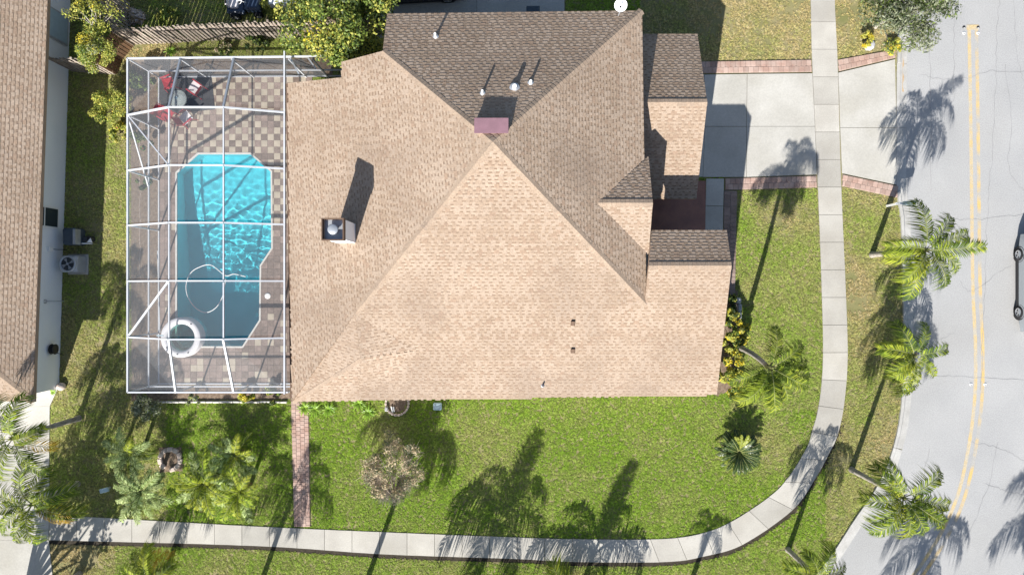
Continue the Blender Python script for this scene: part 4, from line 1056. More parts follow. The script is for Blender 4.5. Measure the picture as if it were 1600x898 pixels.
# ------------------------------------------------------------------ broadleaf trees and shrubs
def leaves(n, clumps, sz, seed, weights, flat=.0, elong=1.6):
    """leaf faces gathered in clumps; clumps: (x, y, z, radius)"""
    r = np.random.default_rng(seed); mb = MB(); cl = np.array(clumps); pr = cl[:, 3] ** 2; pr = pr / pr.sum()
    ci = r.choice(len(cl), n, p=pr); u = r.normal(size=(n, 3)); u /= np.linalg.norm(u, axis=1)[:, None]
    rad = r.uniform(.25, 1, n) ** .5; c = cl[ci, :3] + u * (rad * cl[ci, 3])[:, None] * np.array([1, 1, .8])
    nr = u * .7 + r.normal(size=(n, 3)) * .6 + np.array([0, 0, .5 + flat]); nr /= np.linalg.norm(nr, axis=1)[:, None]
    t = np.cross(nr, r.normal(size=(n, 3))); t /= np.linalg.norm(t, axis=1)[:, None]; b = np.cross(nr, t); s = r.uniform(.6, 1.3, n) * sz
    mi = r.choice(len(weights), n, p=np.array(weights) / sum(weights)); cm = r.choice(len(weights), len(cl), p=np.array(weights) / sum(weights)); mi = np.where(r.uniform(size=n) < .5, cm[ci], mi)
    A = c - t * (s * elong / 2)[:, None]; B = c + b * (s / 2)[:, None] - nr * (s * .12)[:, None]; D = c - b * (s / 2)[:, None] - nr * (s * .12)[:, None]; E = c + t * (s * elong / 2)[:, None]
    V = np.stack([A, B, E, D], 1).reshape(-1, 3)
    mb.v = [tuple(v) for v in V.tolist()]; mb.f = [[4 * i, 4 * i + 1, 4 * i + 2, 4 * i + 3] for i in range(n)]; mb.m = mi.tolist(); mb.sm = [False] * n
    return mb
def branches(mb, base, tips, r0, seed, bend=.25):
    r = random.Random(seed)
    for tp_ in tips:
        b, e = Vector(base), Vector(tp_); m_ = b.lerp(e, .5) + Vector((r.uniform(-1, 1), r.uniform(-1, 1), r.uniform(0, 1))) * bend * (e - b).length * .5
        mb.tube([b, b.lerp(m_, .6).lerp(m_, .3), m_, m_.lerp(e, .55), e], [r0, r0 * .8, r0 * .6, r0 * .4, r0 * .12], 6)
def tree(name, label, cat, base, center, rad, nleaf, lsz, mats, weights, seed, nclump=24, zc=None, rz=.6, trunk="bark", r0=.09, group=None, elong=1.6, flat=0.):
    g = G(*base); t = thing(name, label, cat, (g.x, g.y, 0), group); r = random.Random(seed)
    cw = W(*center) ; c = Vector((cw.x - g.x, cw.y - g.y, center[2])); cl = []
    for k in range(nclump):
        q = r.uniform(0, 6.28); ph = math.acos(r.uniform(-.5, 1)); d = rad * r.uniform(.45, .98)
        cl.append((c.x + d * math.cos(q) * math.sin(ph), c.y + d * math.sin(q) * math.sin(ph), max(.08, c.z + d * rz * math.cos(ph)), rad * r.uniform(.18, .34)))
    tb = MB(); fork = Vector((c.x * .35, c.y * .35, max(.05, (c.z - rad * rz) * .6)))
    tb.tube([(0, 0, -.05), fork * .5, fork], [r0 * 1.2, r0, r0 * .9], 8); branches(tb, fork, [q[:3] for q in cl[::2]], r0 * .6, seed); child("trunk", tb.mesh("trunk", trunk), t)
    child("crown", leaves(nleaf, cl, lsz, seed, weights, flat, elong).mesh("crown", mats), t)
    return t
tree("fruit_tree", "large yellow green leafy tree between the back fence and the house roof", "tree", (545, 52), (523, 22, 3.6), 2.25, 16000, .085, ["leaf_dark", "leaf_mid", "leaf_lime", "leaf_gold"], [3, 4, 3.2, .02], 1, 60, rz=.75, r0=.14)
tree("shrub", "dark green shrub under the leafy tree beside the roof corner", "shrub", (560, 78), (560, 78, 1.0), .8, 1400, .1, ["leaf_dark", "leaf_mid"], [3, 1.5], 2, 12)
tree("feathery_tree", "feathery lime green tree beside the neighbouring wall and board fence", "tree", (168, 92), (150, 76, 2.3), .98, 7500, .045, ["leaf_mid", "leaf_lime", "leaf_gold", "leaf_silver"], [2.4, 4, .25, .6], 3, 30, r0=.05, trunk="bark_white")
tree("sparse_tree", "thin tree with bare pale twigs and few lime leaves at the top left corner", "tree", (165, 62), (140, 26, 2.6), 1.05, 1300, .055, ["leaf_lime", "leaf_mid", "leaf_gold"], [4, 2, .3], 4, 26, r0=.05, trunk="bark_white")
tree("olive_tree", "grey green willowy tree overhanging the road at the top edge", "tree", (1368, 42), (1418, 2, 3.0), 2.05, 12500, .05, ["leaf_olive", "leaf_dark", "leaf_silver", "leaf_mid"], [4, 2.2, 1.6, .8], 5, 60, rz=.55, r0=.1, trunk="bark_white", elong=3.6)
tree("shrub", "yellow green shrub at the foot of the willowy tree, left one", "shrub", (1352, 62), (1352, 62, .25), .38, 500, .06, ["leaf_gold", "leaf_lime"], [2, 2], 6, 9, r0=.02, elong=3)
tree("shrub", "yellow green shrub at the driveway corner under the willowy tree", "shrub", (1398, 74), (1396, 74, .28), .46, 600, .06, ["leaf_gold", "leaf_lime", "leaf_mid"], [2, 2, 1], 7, 10, r0=.02, elong=3)
tree("flowering_shrub", "yellow green shrub with red flowers against the left screen wall", "shrub", (180, 172), (172, 168, .9), .95, 4600, .05, ["leaf_lime", "leaf_mid", "leaf_gold", "flower_red"], [4, 3, .4, .12], 8, 24, r0=.03)
tree("flowering_shrub", "lower yellow shrub below the red flowered one at the screen wall", "shrub", (188, 208), (186, 206, .5), .55, 1400, .06, ["leaf_lime", "leaf_mid", "leaf_gold", "flower_red"], [4, 2, .9, .06], 9, 14, r0=.02)
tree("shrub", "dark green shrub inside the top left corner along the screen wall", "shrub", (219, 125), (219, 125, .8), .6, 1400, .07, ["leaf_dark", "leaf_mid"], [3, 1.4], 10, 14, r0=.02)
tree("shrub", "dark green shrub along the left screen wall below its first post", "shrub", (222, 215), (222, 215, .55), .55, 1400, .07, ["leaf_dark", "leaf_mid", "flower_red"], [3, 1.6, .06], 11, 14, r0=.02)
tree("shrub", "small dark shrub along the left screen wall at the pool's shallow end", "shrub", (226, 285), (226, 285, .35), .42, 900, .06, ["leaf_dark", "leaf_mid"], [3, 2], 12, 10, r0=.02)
tree("silver_shrub", "wispy silver green shrub at the lower left corner of the screen enclosure", "shrub", (232, 630), (226, 636, .7), .68, 1500, .055, ["leaf_silver", "leaf_olive", "leaf_mid"], [3, 2, 1], 13, 26, r0=.02, elong=2.5, trunk="bark_white")
tree("shrub", "small pale green shrub in the bed below the enclosure's first panel", "shrub", (300, 626), (300, 627, .4), .34, 500, .06, ["leaf_silver", "leaf_mid", "leaf_lime"], [2, 2, 1], 14, 9, r0=.015)
tree("shrub", "yellow leaved shrub in the bed below the screen enclosure", "shrub", (382, 617), (382, 618, .35), .42, 420, .10, ["leaf_gold", "leaf_mid", "leaf_lime"], [2, 2, 1], 15, 9, r0=.015)
tree("shrub", "low green shrub in the bed beside the brick path", "shrub", (426, 616), (426, 617, .3), .42, 420, .09, ["leaf_mid", "leaf_lime", "leaf_dark"], [2, 1.2, 2], 16, 9, r0=.015)
for k, (x, y, rr, lb) in enumerate(((1141, 474, .34, "small dark shrub at the top of the bed by the house corner"), (1144, 496, .42, "yellow croton at the top of the row beside the house"), (1153, 521, .42, "yellow croton just above the palm trunk beside the house"),
                        (1141, 541, .45, "yellow croton left of the palm trunk beside the house"), (1148, 566, .46, "yellow croton below the palm trunk beside the house"), (1136, 588, .42, "yellow croton near the house corner"), (1145, 606, .36, "lowest yellow croton at the house corner"))):
    tree("croton", lb, "shrub", (x, y), (x, y, .62 if k else .35), rr * 1.3, 1200, .10, ["leaf_gold", "leaf_lime", "leaf_mid", "leaf_dark"], [2.4, 3, 3, 1.4] if k else [.2, .5, 2, 4], 60 + k, 12, r0=.02, group="crotons at the house corner", elong=1.8)
for k, (x, y, rr, lb, mt_, wt) in enumerate(((262, 27, .5, "low bright green shrub in the back yard near the leaf pile", ["leaf_mid", "leaf_lime"], [2, 1]), (425, 8, .75, "bright lime shrub between the cart and the pale car in the back yard", ["leaf_lime", "leaf_mid"], [3, 1.5]),
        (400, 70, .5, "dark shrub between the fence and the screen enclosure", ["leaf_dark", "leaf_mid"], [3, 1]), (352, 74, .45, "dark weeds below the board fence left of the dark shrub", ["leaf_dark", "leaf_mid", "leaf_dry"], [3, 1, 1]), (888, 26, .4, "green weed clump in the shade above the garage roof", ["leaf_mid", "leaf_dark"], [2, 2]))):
    tree("shrub", lb, "shrub", (x, y), (x, y, .35), rr, 1000, .07, mt_, wt, 80 + k, 12, r0=.02)
tree("oak_tree", "leafy tree out of frame that shades the lower end of the neighbouring driveway", "tree", (-12, 1010), (-12, 1000, 3.4), 2.3, 5000, .13, ["leaf_dark", "leaf_mid"], [3, 2], 91, 34, r0=.14)
# leafless tan tree on the lawn
g = G(618, 772); dt = thing("dry_tree", "leafless tan shrubby tree with a dense twiggy crown on the front lawn", "tree", (g.x, g.y, 0))
cw = W(609, 728, 2.3); cx_ = Vector((cw.x - g.x, cw.y - g.y, 2.3)); r = random.Random(9)
tb = MB(); tips = []
for k in range(60):
    q = r.uniform(0, 6.28); ph = math.acos(r.uniform(-.35, 1)); d = 1.46 * r.uniform(.55, 1.0); tips.append(cx_ + Vector((d * math.cos(q) * math.sin(ph), d * math.sin(q) * math.sin(ph), d * .75 * math.cos(ph))))
fork = Vector((.06, .12, .8)); tb.tube([(0, 0, -.05), (.02, .05, .4), fork], [.09, .075, .07], 8); branches(tb, fork, tips[:26], .032, 3, .15); child("trunk", tb.mesh("trunk", "bark"), dt)
tw = MB()
for k in range(3600):
    b = fork.lerp(r.choice(tips), r.uniform(.45, .95)) + Vector((r.gauss(0, .1), r.gauss(0, .1), r.gauss(0, .08))); out = (b - cx_).normalized()
    e = b + (out * .8 + Vector((r.gauss(0, .6), r.gauss(0, .6), r.gauss(.15, .5)))) * r.uniform(.12, .32)
    sd = (e - b).cross(Vector((r.gauss(0, 1), r.gauss(0, 1), r.gauss(0, 1)))).normalized() * r.uniform(.004, .009); tw.add([b - sd, b + sd, e + sd * .4, e - sd * .4], [(0, 1, 2, 3)], 0)
child("twig", tw.mesh("twig", "twig_dry"), dt)
cl = [(*t_, .22) for t_ in tips]
child("crown", leaves(3600, cl, .05, 17, [3, 1.3], 0, 2.2).mesh("crown", ["leaf_dry", "leaf_olive"]), dt)
# strappy lilies under the eave
def lily(at_, n, rad, lb, seed, grp="lilies along the side wall of the house"):
    g = G(*at_); t = thing("lily", lb, "plant", (g.x, g.y, 0), grp); r = random.Random(seed)
    for k in range(n):
        q = k * 2.4 + r.uniform(-.2, .2); L = rad * r.uniform(.75, 1.1); el = r.uniform(.35, 1.1); wd = .035; mb = MB(); c, s_ = math.cos(q), math.sin(q); vs = []
        for i in range(6):
            u = i / 5; rr = L * (u * (.55 + .45 * (1 - el / 2))); z = .04 + L * (el * u - 1.0 * el * u * u * .85); w_ = wd * (1 - u ** 2.2) + .003
            vs += [(rr * c - s_ * w_, rr * s_ + c * w_, z + .012), (rr * c, rr * s_, z), (rr * c + s_ * w_, rr * s_ - c * w_, z + .012)]
        mb.add(vs, [(3 * i + j, 3 * i + j + 1, 3 * i + 4 + j, 3 * i + 3 + j) for i in range(5) for j in (0, 1)]); child("leaf", mb.mesh("leaf", "lily_leaf"), t)
for k, (x, y, lb) in enumerate(((477, 637, "strappy green lily at the top of the brick path"), (493, 639, "second strappy lily right of the brick path"), (514, 639, "third strappy lily right of the brick path, with a dark centre"), (561, 630, "strappy lily half under the eave left of the lone one"), (576, 644, "lone strappy lily left of the round planter"))):
    lily((x, y), 22, .50, lb, k)
lily((268, 82), 18, .40, "strappy green plant between the board fence and the enclosure", 8, None)
lily((195, 30), 14, .55, "broad green strappy plant beside the leaf pile in the back yard", 9, None)
lily((84, 612), 9, .22, "small potted plant at the corner of the neighbouring house", 10, None)

# ------------------------------------------------------------------ small garden things
def ringstones(name, label, c, rad, n, sz, m, a0=0, a1=360, z=.16):
    g = G(*c); t = thing(name, label, "edging", (g.x, g.y, 0)); me = MB()
    me.bevbox((0, 0, 0), (sz[0], sz[1], z), .03); mesh = me.mesh("stone", m)
    for k in range(n):
        q = R(a0 + (a1 - a0) * k / n); child("stone", mesh, t, (rad * math.cos(q), rad * math.sin(q), z / 2 - .01), (rnd.uniform(-.05, .05), rnd.uniform(-.05, .05), q + math.pi / 2 + rnd.uniform(-.06, .06)), (rnd.uniform(.92, 1.02), 1, 1))
    return t
ringstones("stone_ring", "ring of pale edging stones among the date palms", (267, 717), .47, 10, (.27, .20), "stone_pale", -75, 255)
rp = ringstones("round_planter", "round planter of pale stones with dark mulch half under the roof eave", (621, 630), .53, 22, (.145, .10), "stone_pale")
a = MB(); a.lathe([(0, .06), (.3, .05), (.48, .02)], (0, 0, 0), 20); child("soil", a.mesh("soil", "mulch"), rp)
g = G(612, 638); pipes = thing("white_ornament", "grey and white ornament lying in the round planter", "ornament", (g.x, g.y, .06))
a = MB(); a.tube([(0, .12, .06), (.06, -.15, .05)], .035, 8); a.tube([(.1, .1, .06), (.14, -.12, .05)], .03, 8); child("tube", a.mesh("tube", "white_plastic"), pipes)
a = MB(); a.bevbox((-.22, 0, .08), (.14, .2, .14), .03); child("block", a.mesh("block", "stone_grey"), pipes)
g = G(684, 634); bx = MB().bevbox((g.x, g.y, .09), (.40, .34, .2), .04).build("utility_box", "pale_blue", None, label="pale blue utility box on the lawn right of the round planter", cat="utility box")
g = G(172, 761); t = thing("valve_marker", "small pale blue capped post on the lawn left of the date palms", "marker post", (g.x, g.y, 0))
a = MB(); a.tube([(0, 0, 0), (0, 0, .42)], .05, 8); child("post", a.mesh("post", "grey_metal"), t); a = MB(); a.bevbox((0, 0, .46), (.42, .2, .10), .03, rz=.25); child("cap", a.mesh("cap", "pale_blue"), t)
edg = thing("stone_edging", "row of white edging stones along the bed below the screen enclosure", "edging", tuple(G(355, 628)))
a = MB(); a.bevbox((0, 0, .06), (.30, .08, .14), .02); me = a.mesh("stone", "stone_white")
for k in range(19): child("stone", me, edg, (-3.0 + k * .315, .02 + rnd.uniform(-.01, .01), 0), (0, 0, rnd.uniform(-.03, .03)))
sc = thing("rope_edging", "thin dotted row of pale edging pebbles along the left screen wall", "edging", tuple(G(219, 320)))
a = MB()
for k in range(110): a.lathe([(.028, 0), (.022, .03), (0, .036)], (.02 * math.sin(k * .3), 3.6 - k * .064, 0), 6)
child("pebble", a.mesh("pebble", "stone_pale"), sc)["kind"] = "stuff"
g = G(1357, 71); MB().lathe([(.28, 0), (.26, .12), (.18, .22), (0, .26)], (g.x, g.y, 0), 9, smooth=False).build("boulder", "stone_grey", None, label="grey boulder on the verge at the top of the driveway", cat="boulder")
rk = thing("rock_border", "pale blue grey stone bench border at the top of the croton bed by the house", "border", tuple(G(1149, 478)))
for k, (x, y, sx, sy) in enumerate(((-.02, .26, .42, .26), (.12, -.06, .20, .36), (.12, -.42, .18, .34))):
    a = MB(); a.bevbox((x, y, .15), (sx, sy, .3), .05); child("stone", a.mesh("stone", "stone_grey"), rk)
g = G(98, 603); MB().lathe([(.17, 0), (.20, .14), (.14, .26), (0, .3)], (g.x, g.y, 0), 10).build("stone", "stone_pale", None, label="round pinkish stone at the corner of the neighbouring house", cat="stone")
# mailbox
g = G(1398, 322); mb_ = thing("mailbox", "white mailbox on a post at the kerb below the driveway apron", "mailbox", (g.x, g.y, 0))
a = MB(); a.box((-.38, 0, .55), (.09, .09, 1.15)); child("post", a.mesh("post", "white_plastic"), mb_)
a = MB(); a.box((-.16, 0, 1.0), (.75, .08, .08)); child("arm", a.mesh("arm", "white_plastic"), mb_)
a = MB(); pr = [(math.cos(R(t)) * .085, .13 + math.sin(R(t)) * .085) for t in range(0, 181, 20)] + [(-.085, 0), (.085, 0)]
k = len(pr); a.add([(-.22, y, 1.04 + z) for y, z in pr] + [(.28, y, 1.04 + z) for y, z in pr], [list(range(k)), list(range(2 * k - 1, k - 1, -1))] + [(i, k + i, k + (i + 1) % k, (i + 1) % k) for i in range(k)]); child("box_body", a.mesh("box_body", "pale_blue"), mb_)
a = MB(); a.add([(.28, y * 1.06, 1.035 + z * 1.04) for y, z in pr] + [(.31, y * 1.06, 1.035 + z * 1.04) for y, z in pr], [list(range(k)), list(range(2 * k - 1, k - 1, -1))] + [(i, k + i, k + (i + 1) % k, (i + 1) % k) for i in range(k)]); child("door", a.mesh("door", "white_plastic"), mb_)
a = MB(); a.box((.12, .1, 1.2), (.03, .012, .2)); child("flag", a.mesh("flag", "red_frame"), mb_)

# ------------------------------------------------------------------ fences: every board its own piece
def fence(name, label, line, h, m, bwid=.10, gap=.075, group=None, double=True):
    L = [G(*p) for p in line]; t = thing(name, label, "fence", tuple(L[0]), group)
    a = MB(); a.box((0, 0, h / 2), (bwid, .02, h)); me = a.mesh("board", m)
    for p, q in zip(L, L[1:]):
        d = q - p; n = max(1, int(d.length / (bwid + gap))); ang = math.atan2(d.y, d.x)
        for k in range(n):
            c = p.lerp(q, (k + .5) / n) - L[0]; o = child("board", me, t, (c.x, c.y, .02), (rnd.uniform(-.02, .02), rnd.uniform(-.02, .02), ang)); o.scale.z = rnd.uniform(.97, 1.03)
            if double:
                c2 = p.lerp(q, min(1, (k + 1.0) / n)) - L[0]; o = child("board", me, t, (c2.x - math.sin(ang) * .09, c2.y + math.cos(ang) * .09, .01), (rnd.uniform(-.02, .02), rnd.uniform(-.02, .02), ang)); o.scale.z = rnd.uniform(.95, 1.0)
        for z in (.35, h - .3): MB().bar(p + Vector((0, 0, z)) + Vector((math.sin(ang), -math.cos(ang), 0)) * -.045, q + Vector((0, 0, z)) + Vector((math.sin(ang), -math.cos(ang), 0)) * -.045, .04, .08).build("rail", m, t)
        for k in range(int(d.length / 2.4) + 1):
            c = p.lerp(q, min(1, k * 2.4 / d.length)); MB().box((c.x - math.sin(ang) * .10, c.y + math.cos(ang) * .10, h / 2 + .03), (.09, .09, h + .06)).build("post", m, t)
fence("board_fence", "long grey board fence with gaps along the back yard", [(212, 70), (262, 68), (330, 64), (440, 60), (600, 54)], 1.8, "wood_grey")
fence("board_fence", "short grey board fence joining the neighbouring wall to the feathery tree", [(113, 112), (150, 115), (183, 117)], 1.8, "wood_grey")
fence("board_fence", "brown board fence return between the two grey board fences", [(184, 116), (190, 96), (210, 71)], 1.8, "wood_brown", .13, .02, None, False)
fence("board_fence", "grey board fence standing beyond the thin tree at the top left", [(212, 70), (205, 40), (200, -60)], 1.8, "wood_grey")

# back yard clutter
wp = thing("lumber_pile", "stack of dark grey boards on the ground by the top left corner", "lumber", tuple(G(172, 12)))
for k in range(9): 
    a = MB(); a.box((0, 0, .03), (.11, 2.0, .05)); child("board", a.mesh("board", "wood_grey"), wp, (-.6 + k * .15, rnd.uniform(-.1, .1), .06 * (k % 2)), (0, 0, R(35) + rnd.uniform(-.05, .05)))
lp = thing("leaf_pile", "heap of brown palm debris on the back yard grass behind the fence", "leaf pile", tuple(G(213, 27)))
a = leaves(500, [(0, 0, .1, .3), (.2, -.05, .12, .25), (-.1, .1, .08, .2)], .12, 5, [1, 1], 0, 3); child("debris", a.mesh("debris", ["leaf_dry", "stone_pale"]), lp)["kind"] = "stuff"

# riding cart
g = G(390, 14); rc = thing("utility_cart", "dark blue ride-on cart with a pale seat in the back yard", "utility cart", (g.x, g.y, 0))
def wheel(parent, x, y, z, r_, wd, axis='y', mr="hub_alloy"):
    w_ = child("wheel", None, parent, (x, y, z)); rot = (R(90), 0, 0) if axis == 'y' else (0, R(90), 0)
    a = MB(); a.lathe([(r_ * .62, -wd / 2), (r_ * .92, -wd / 2), (r_, -wd * .3), (r_, wd * .3), (r_ * .92, wd / 2), (r_ * .62, wd / 2)], (0, 0, 0), 24); child("tyre", a.mesh("tyre", "black_rubber"), w_, rot=rot)
    b = MB()
    for sg in (-1, 1):
        z0 = sg * wd * .42; b.lathe([(r_ * .63, z0), (r_ * .55, z0 * .9), (r_ * .52, z0 * .5)], (0, 0, 0), 24); b.lathe([(0, z0 * .92), (r_ * .16, z0 * .9), (r_ * .18, z0 * .6)], (0, 0, 0), 12)
        for k in range(5):
            q = k * 1.2566; c, s_ = math.cos(q), math.sin(q); t_ = r_ * .09
            b.add([(c * r_ * .12 - s_ * t_, s_ * r_ * .12 + c * t_, z0 * .9), (c * r_ * .12 + s_ * t_, s_ * r_ * .12 - c * t_, z0 * .9), (c * r_ * .58 + s_ * t_ * 1.3, s_ * r_ * .58 - c * t_ * 1.3, z0 * .86), (c * r_ * .58 - s_ * t_ * 1.3, s_ * r_ * .58 + c * t_ * 1.3, z0 * .86)], [(0, 1, 2, 3)])
    child("rim", b.mesh("rim", mr), w_, rot=rot)
    a = MB(); a.lathe([(0, 0), (r_ * .6, 0)], (0, 0, 0), 20); child("brake_disc", a.mesh("brake_disc", "dark_metal"), w_, rot=rot)
    return w_
a = MB(); a.bevbox((.35, 0, .5), (.75, .62, .35), .1); child("bonnet", a.mesh("bonnet", "navy"), rc)
a = MB(); a.bevbox((-.45, 0, .42), (.85, .85, .28), .08); child("deck", a.mesh("deck", "navy"), rc)
a = MB(); a.bevbox((-.5, 0, .62), (.42, .44, .12), .05); child("seat", a.mesh("seat", "white_fabric"), rc); a = MB(); a.bevbox((-.72, 0, .8), (.1, .44, .34), .04); child("backrest", a.mesh("backrest", "white_fabric"), rc)
a = MB(); a.tube([(.16 * math.cos(q * .3142), .16 * math.sin(q * .3142), 0) for q in range(21)], .014, 5, cap=False); a.tube([(0, 0, 0), (.1, 0, -.3)], .015, 5); a.bar((-.16, 0, 0), (.16, 0, 0), .03, .015); child("steering_wheel", a.mesh("steering_wheel", "white_plastic"), rc, (-.12, 0, .92), (0, R(-25), 0))
for x, y, r_ in ((.5, .38, .2), (.5, -.38, .2), (-.55, .45, .26), (-.55, -.45, .26)): wheel(rc, x, y, r_, r_, .18)

# ------------------------------------------------------------------ cars
def car(label, at_, rz, paint, L=4.5, Wd=1.78, Hh=1.45, wb=2.68):
    g = G(*at_); t = thing("parked_car", label, "car", (g.x, g.y, 0)); t.rotation_euler = (0, 0, rz)
    hw = Wd / 2; prof = [(-.5, .42, .52), (-.497, .40, .78), (-.44, .41, .98), (-.30, .37, 1.40), (-.12, .345, Hh), (.05, .345, Hh - .02), (.17, .37, 1.28), (.27, .42, .98), (.42, .41, .86), (.485, .38, .70), (.5, .36, .45)]
    # body: loft of cross sections from tail to nose
    secs = []; xs = np.linspace(-.5, .5, 25)
    belt = lambda s: .98 - .16 * max(0, (s - .22) / .28) ** 1.2 - .10 * max(0, (-s - .42) / .08)
    half = lambda s: hw * (1 - .10 * max(0, (abs(s) - .30) / .2) ** 2.2)
    bm_ = MB(); K = 9; vs = []
    for s in xs:
        h = half(s); b = belt(s); x = s * L
        for y, z in ((-h * .9, .22), (-h, .34), (-h * 1.0, .62), (-h * .985, b - .1), (-h * .86, b), (h * .86, b), (h * .985, b - .1), (h, .62), (h, .34), (h * .9, .22)): vs.append((x, y, z))
    K = 10; fs = [(i * K + j, i * K + (j + 1) % K, (i + 1) * K + (j + 1) % K, (i + 1) * K + j) for i in range(24) for j in range(K)] + [list(range(K - 1, -1, -1)), list(range(24 * K, 25 * K))]
    bm_.add(vs, fs, 0, False); bd_ = child("body", bm_.mesh("body", paint), t)
    gh = MB(); st = [(-.455, .965, .80), (-.33, 1.36, .68), (-.10, Hh, .66), (.06, Hh - .02, .66), (.24, 1.0, .80)]; vs = []
    for s, z, f in st: vs += [(s * L, -hw * f, z), (s * L, hw * f, z)]
    lo = [(-.455 * L, -hw * .86, .95), (.24 * L, -hw * .86, .95), (.24 * L, hw * .86, .95), (-.455 * L, hw * .86, .95)]
    roof_v = [(s * L, sg * hw * f, z) for s, z, f in st[1:4] for sg in (-1, 1)]
    r_ = MB(); r_.add([(x, y, z + .012) for x, y, z in roof_v], [(0, 1, 3, 2), (2, 3, 5, 4)]); child("roof", r_.mesh("roof", paint), t)
    child("windscreen", MB().add(vs[6:10], [(0, 1, 3, 2)]).mesh("windscreen", "window_glass"), t); child("rear_window", MB().add(vs[0:4], [(0, 1, 3, 2)]).mesh("rear_window", "window_glass"), t)
    for sg in (0, 1):
        sv = [vs[2 * i + sg] for i in range(5)]; y_ = (-1 if sg == 0 else 1) * hw * .875
        child("side_window", MB().add(sv + [(.24 * L, y_, .97), (-.455 * L, y_, .95)], [[0, 1, 2, 3, 4, 5, 6]]).mesh("side_window", "window_glass"), t)
        s_ = -1 if sg == 0 else 1
        for xa in (-.02, -.2): 
            child("pillar", MB().bar((xa * L, s_ * hw * .89, .96), (xa * L - .02, s_ * hw * .67, Hh - .03), .09, .03).mesh("pillar", paint), t)
        for xa in (.05, -.17): child("door_handle", MB().bevbox((xa * L, s_ * hw * .995, .80), (.18, .03, .035), .008).mesh("door_handle", paint), t)
        child("mirror", MB().bevbox((.17 * L, s_ * (hw + .09), 1.0), (.12, .2, .13), .03).mesh("mirror", paint), t)
        child("headlight", MB().bevbox((.465 * L, s_ * hw * .70, .70), (.18, .32, .12), .03).mesh("headlight", "glass_clear"), t); child("tail_light", MB().bevbox((-.487 * L, s_ * hw * .72, .82), (.08, .28, .16), .02).mesh("tail_light", "red_frame"), t)
        child("sill", MB().box((0, s_ * hw * .93, .24), (L * .5, .14, .08)).mesh("sill", "dark_plastic"), t)
    for x in (-wb / 2 - .02, wb / 2 - .02):
        for sg in (-1, 1): 
            arch = MB(); arch.lathe([(.36, 0), (.375, .012), (.36, .02)], (0, 0, 0), 24); arch.lathe([(0, 0), (.36, .004)], (0, 0, 0), 24)
            child("wheel_arch", arch.mesh("wheel_arch", "dark_plastic"), t, (x, sg * (hw - .012), .34), (R(-90 * sg), 0, 0)); wheel(t, x, sg * (hw - .085), .315, .315, .21)
    return t
car("silver car cut off by the right picture edge, two alloy wheels showing", (1613, 442), R(90), "car_silver", 4.5, 1.78, 1.45, 2.68)
car("black car parked on the drive behind the house roof at the top edge", (655, -22), R(3), "car_black")
car("pale car nose between the lime shrub and the leafy tree at the top edge", (452, -58), R(-88), "car_white")
for x, y, lb, h_ in ((832, 8, "dark grey wheeled bin on the back drive near the roof edge", .95), (742, 14, "dark grey bin mostly behind the roof edge on the back drive", .7)):
    g = G(x, y + 26); t = thing("wheeled_bin", lb, "bin", (g.x, g.y, 0), "bins on the back drive")
    a = MB(); a.bevbox((0, 0, h_ / 2), (.55, .6, h_ - .06), .05); child("bin_body", a.mesh("bin_body", "bin_grey"), t); a = MB(); a.bevbox((0, 0, h_), (.62, .68, .07), .03); child("lid", a.mesh("lid", "bin_grey"), t)
    a = MB(); a.tube([(-.22, -.34, h_ - .08), (.22, -.34, h_ - .08)], .016, 6); child("handle", a.mesh("handle", "dark_plastic"), t)
    for s_ in (-.22, .22): a = MB(); a.tube([(s_ - .03, -.28, .1), (s_ + .03, -.28, .1)], .1, 12); child("wheel", a.mesh("wheel", "black_rubber"), t)

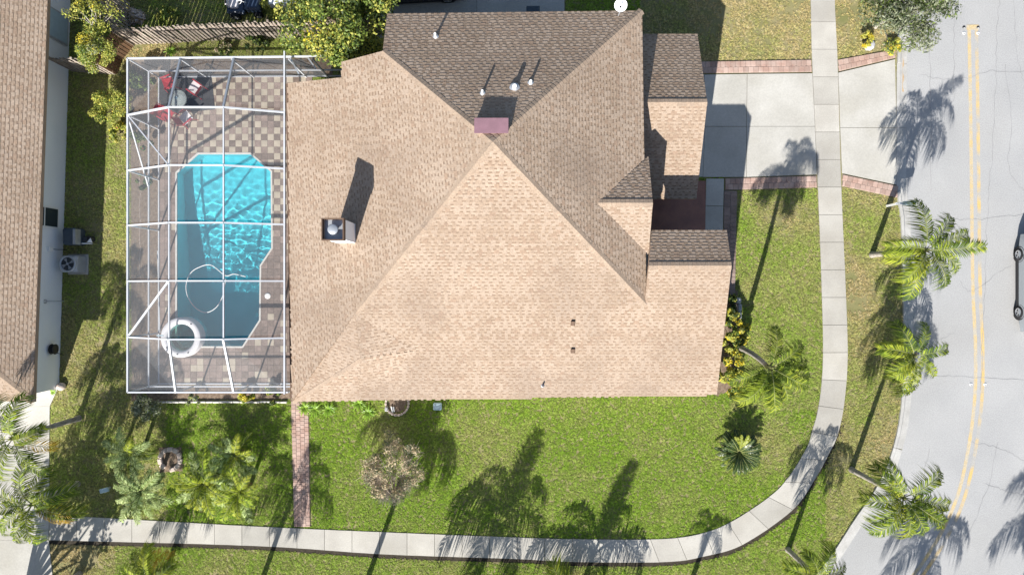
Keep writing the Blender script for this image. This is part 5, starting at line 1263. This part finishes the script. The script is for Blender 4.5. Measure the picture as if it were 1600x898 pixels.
# ------------------------------------------------------------------ patio set
def chair(label, at_, rz, white):
    g = G(*at_); t = thing("patio_chair", label, "chair", (g.x, g.y, .06), "red folding chairs on the pool deck"); t.rotation_euler = (0, 0, rz)
    fm = "white_fabric" if white else "red_fabric"
    st = MB(); st.add([(-.24, -.24, .40), (.24, -.24, .43), (.24, .24, .43), (-.24, .24, .40), (0, 0, .385)], [(0, 1, 4), (1, 2, 4), (2, 3, 4), (3, 0, 4)]); st.add([(-.24, -.24, .385), (.24, -.24, .415), (.24, .24, .415), (-.24, .24, .385), (0, 0, .37)], [(1, 0, 4), (2, 1, 4), (3, 2, 4), (0, 3, 4)]); child("seat", st.mesh("seat", fm), t)
    bk = MB(); bk.slab([(-.26, -.23, .43), (-.26, .23, .43), (-.42, .23, .92), (-.42, -.23, .92)], .02); child("backrest", bk.mesh("backrest", "red_fabric"), t)
    for s_ in (-1, 1):
        y = s_ * .27
        child("leg", MB().tube([(.30, y, 0), (.22, y, .43), (-.05, y, .50)], .016, 6).mesh("leg", "red_frame"), t); child("leg", MB().tube([(-.36, y, 0), (-.25, y, .42), (-.44, y, .95)], .016, 6).mesh("leg", "red_frame"), t)
        child("armrest", MB().bevbox((-.04, y, .62), (.50, .06, .03), .01).mesh("armrest", "red_fabric"), t); child("arm_post", MB().tube([(.2, y, .43), (.2, y, .61)], .014, 6).mesh("arm_post", "red_frame"), t)
chair("red folding chair nearest the enclosure corner, seen from above", (271, 135), R(200), False)
chair("red framed chair with a white seat, upper right of the patio group", (312, 142), R(145), True)
chair("red framed chair with a white seat, lower right of the patio group", (298, 188), R(40), True)
chair("red chair at the lower left of the patio group beside the screen wall", (269, 184), R(-30), False)
g = G(287, 160); tb_ = thing("patio_table", "small round glass topped table between the red patio chairs", "table", (g.x, g.y, .06))
a = MB(); a.lathe([(0, .50), (.42, .50), (.42, .515), (0, .515)], (0, 0, 0), 28); child("table_top", a.mesh("table_top", "glass_clear"), tb_); a = MB(); a.lathe([(.41, .49), (.44, .49), (.44, .52), (.41, .52), (.41, .49)], (0, 0, 0), 28); child("table_rim", a.mesh("table_rim", "dark_metal"), tb_)
for k in range(4):
    q = k * 1.5708 + .5; child("leg", MB().tube([(.36 * math.cos(q), .36 * math.sin(q), .5), (.40 * math.cos(q), .40 * math.sin(q), 0)], .014, 6).mesh("leg", "dark_metal"), tb_)
g2 = Vector((g.x - .06, g.y + .04, .575)); ash = MB(); ash.lathe([(.0, 0), (.05, 0), (.07, .05), (.06, .05), (.045, .01), (0, .01)], tuple(g2), 14); ash.build("bowl", "pale_blue", None, label="small pale blue bowl on the glass patio table", cat="bowl")
g = G(294, 147); rg_ = MB(); rg_.box((g.x - .05, g.y, .071), (2.5, 1.75, .014), rz=R(6)); rg_.build("deck_sheet", "sheet_dark", None, label="thin dark grey sheet under the red patio chairs", cat="rug")  # thin dark grey sheet laid flat on the deck tiles
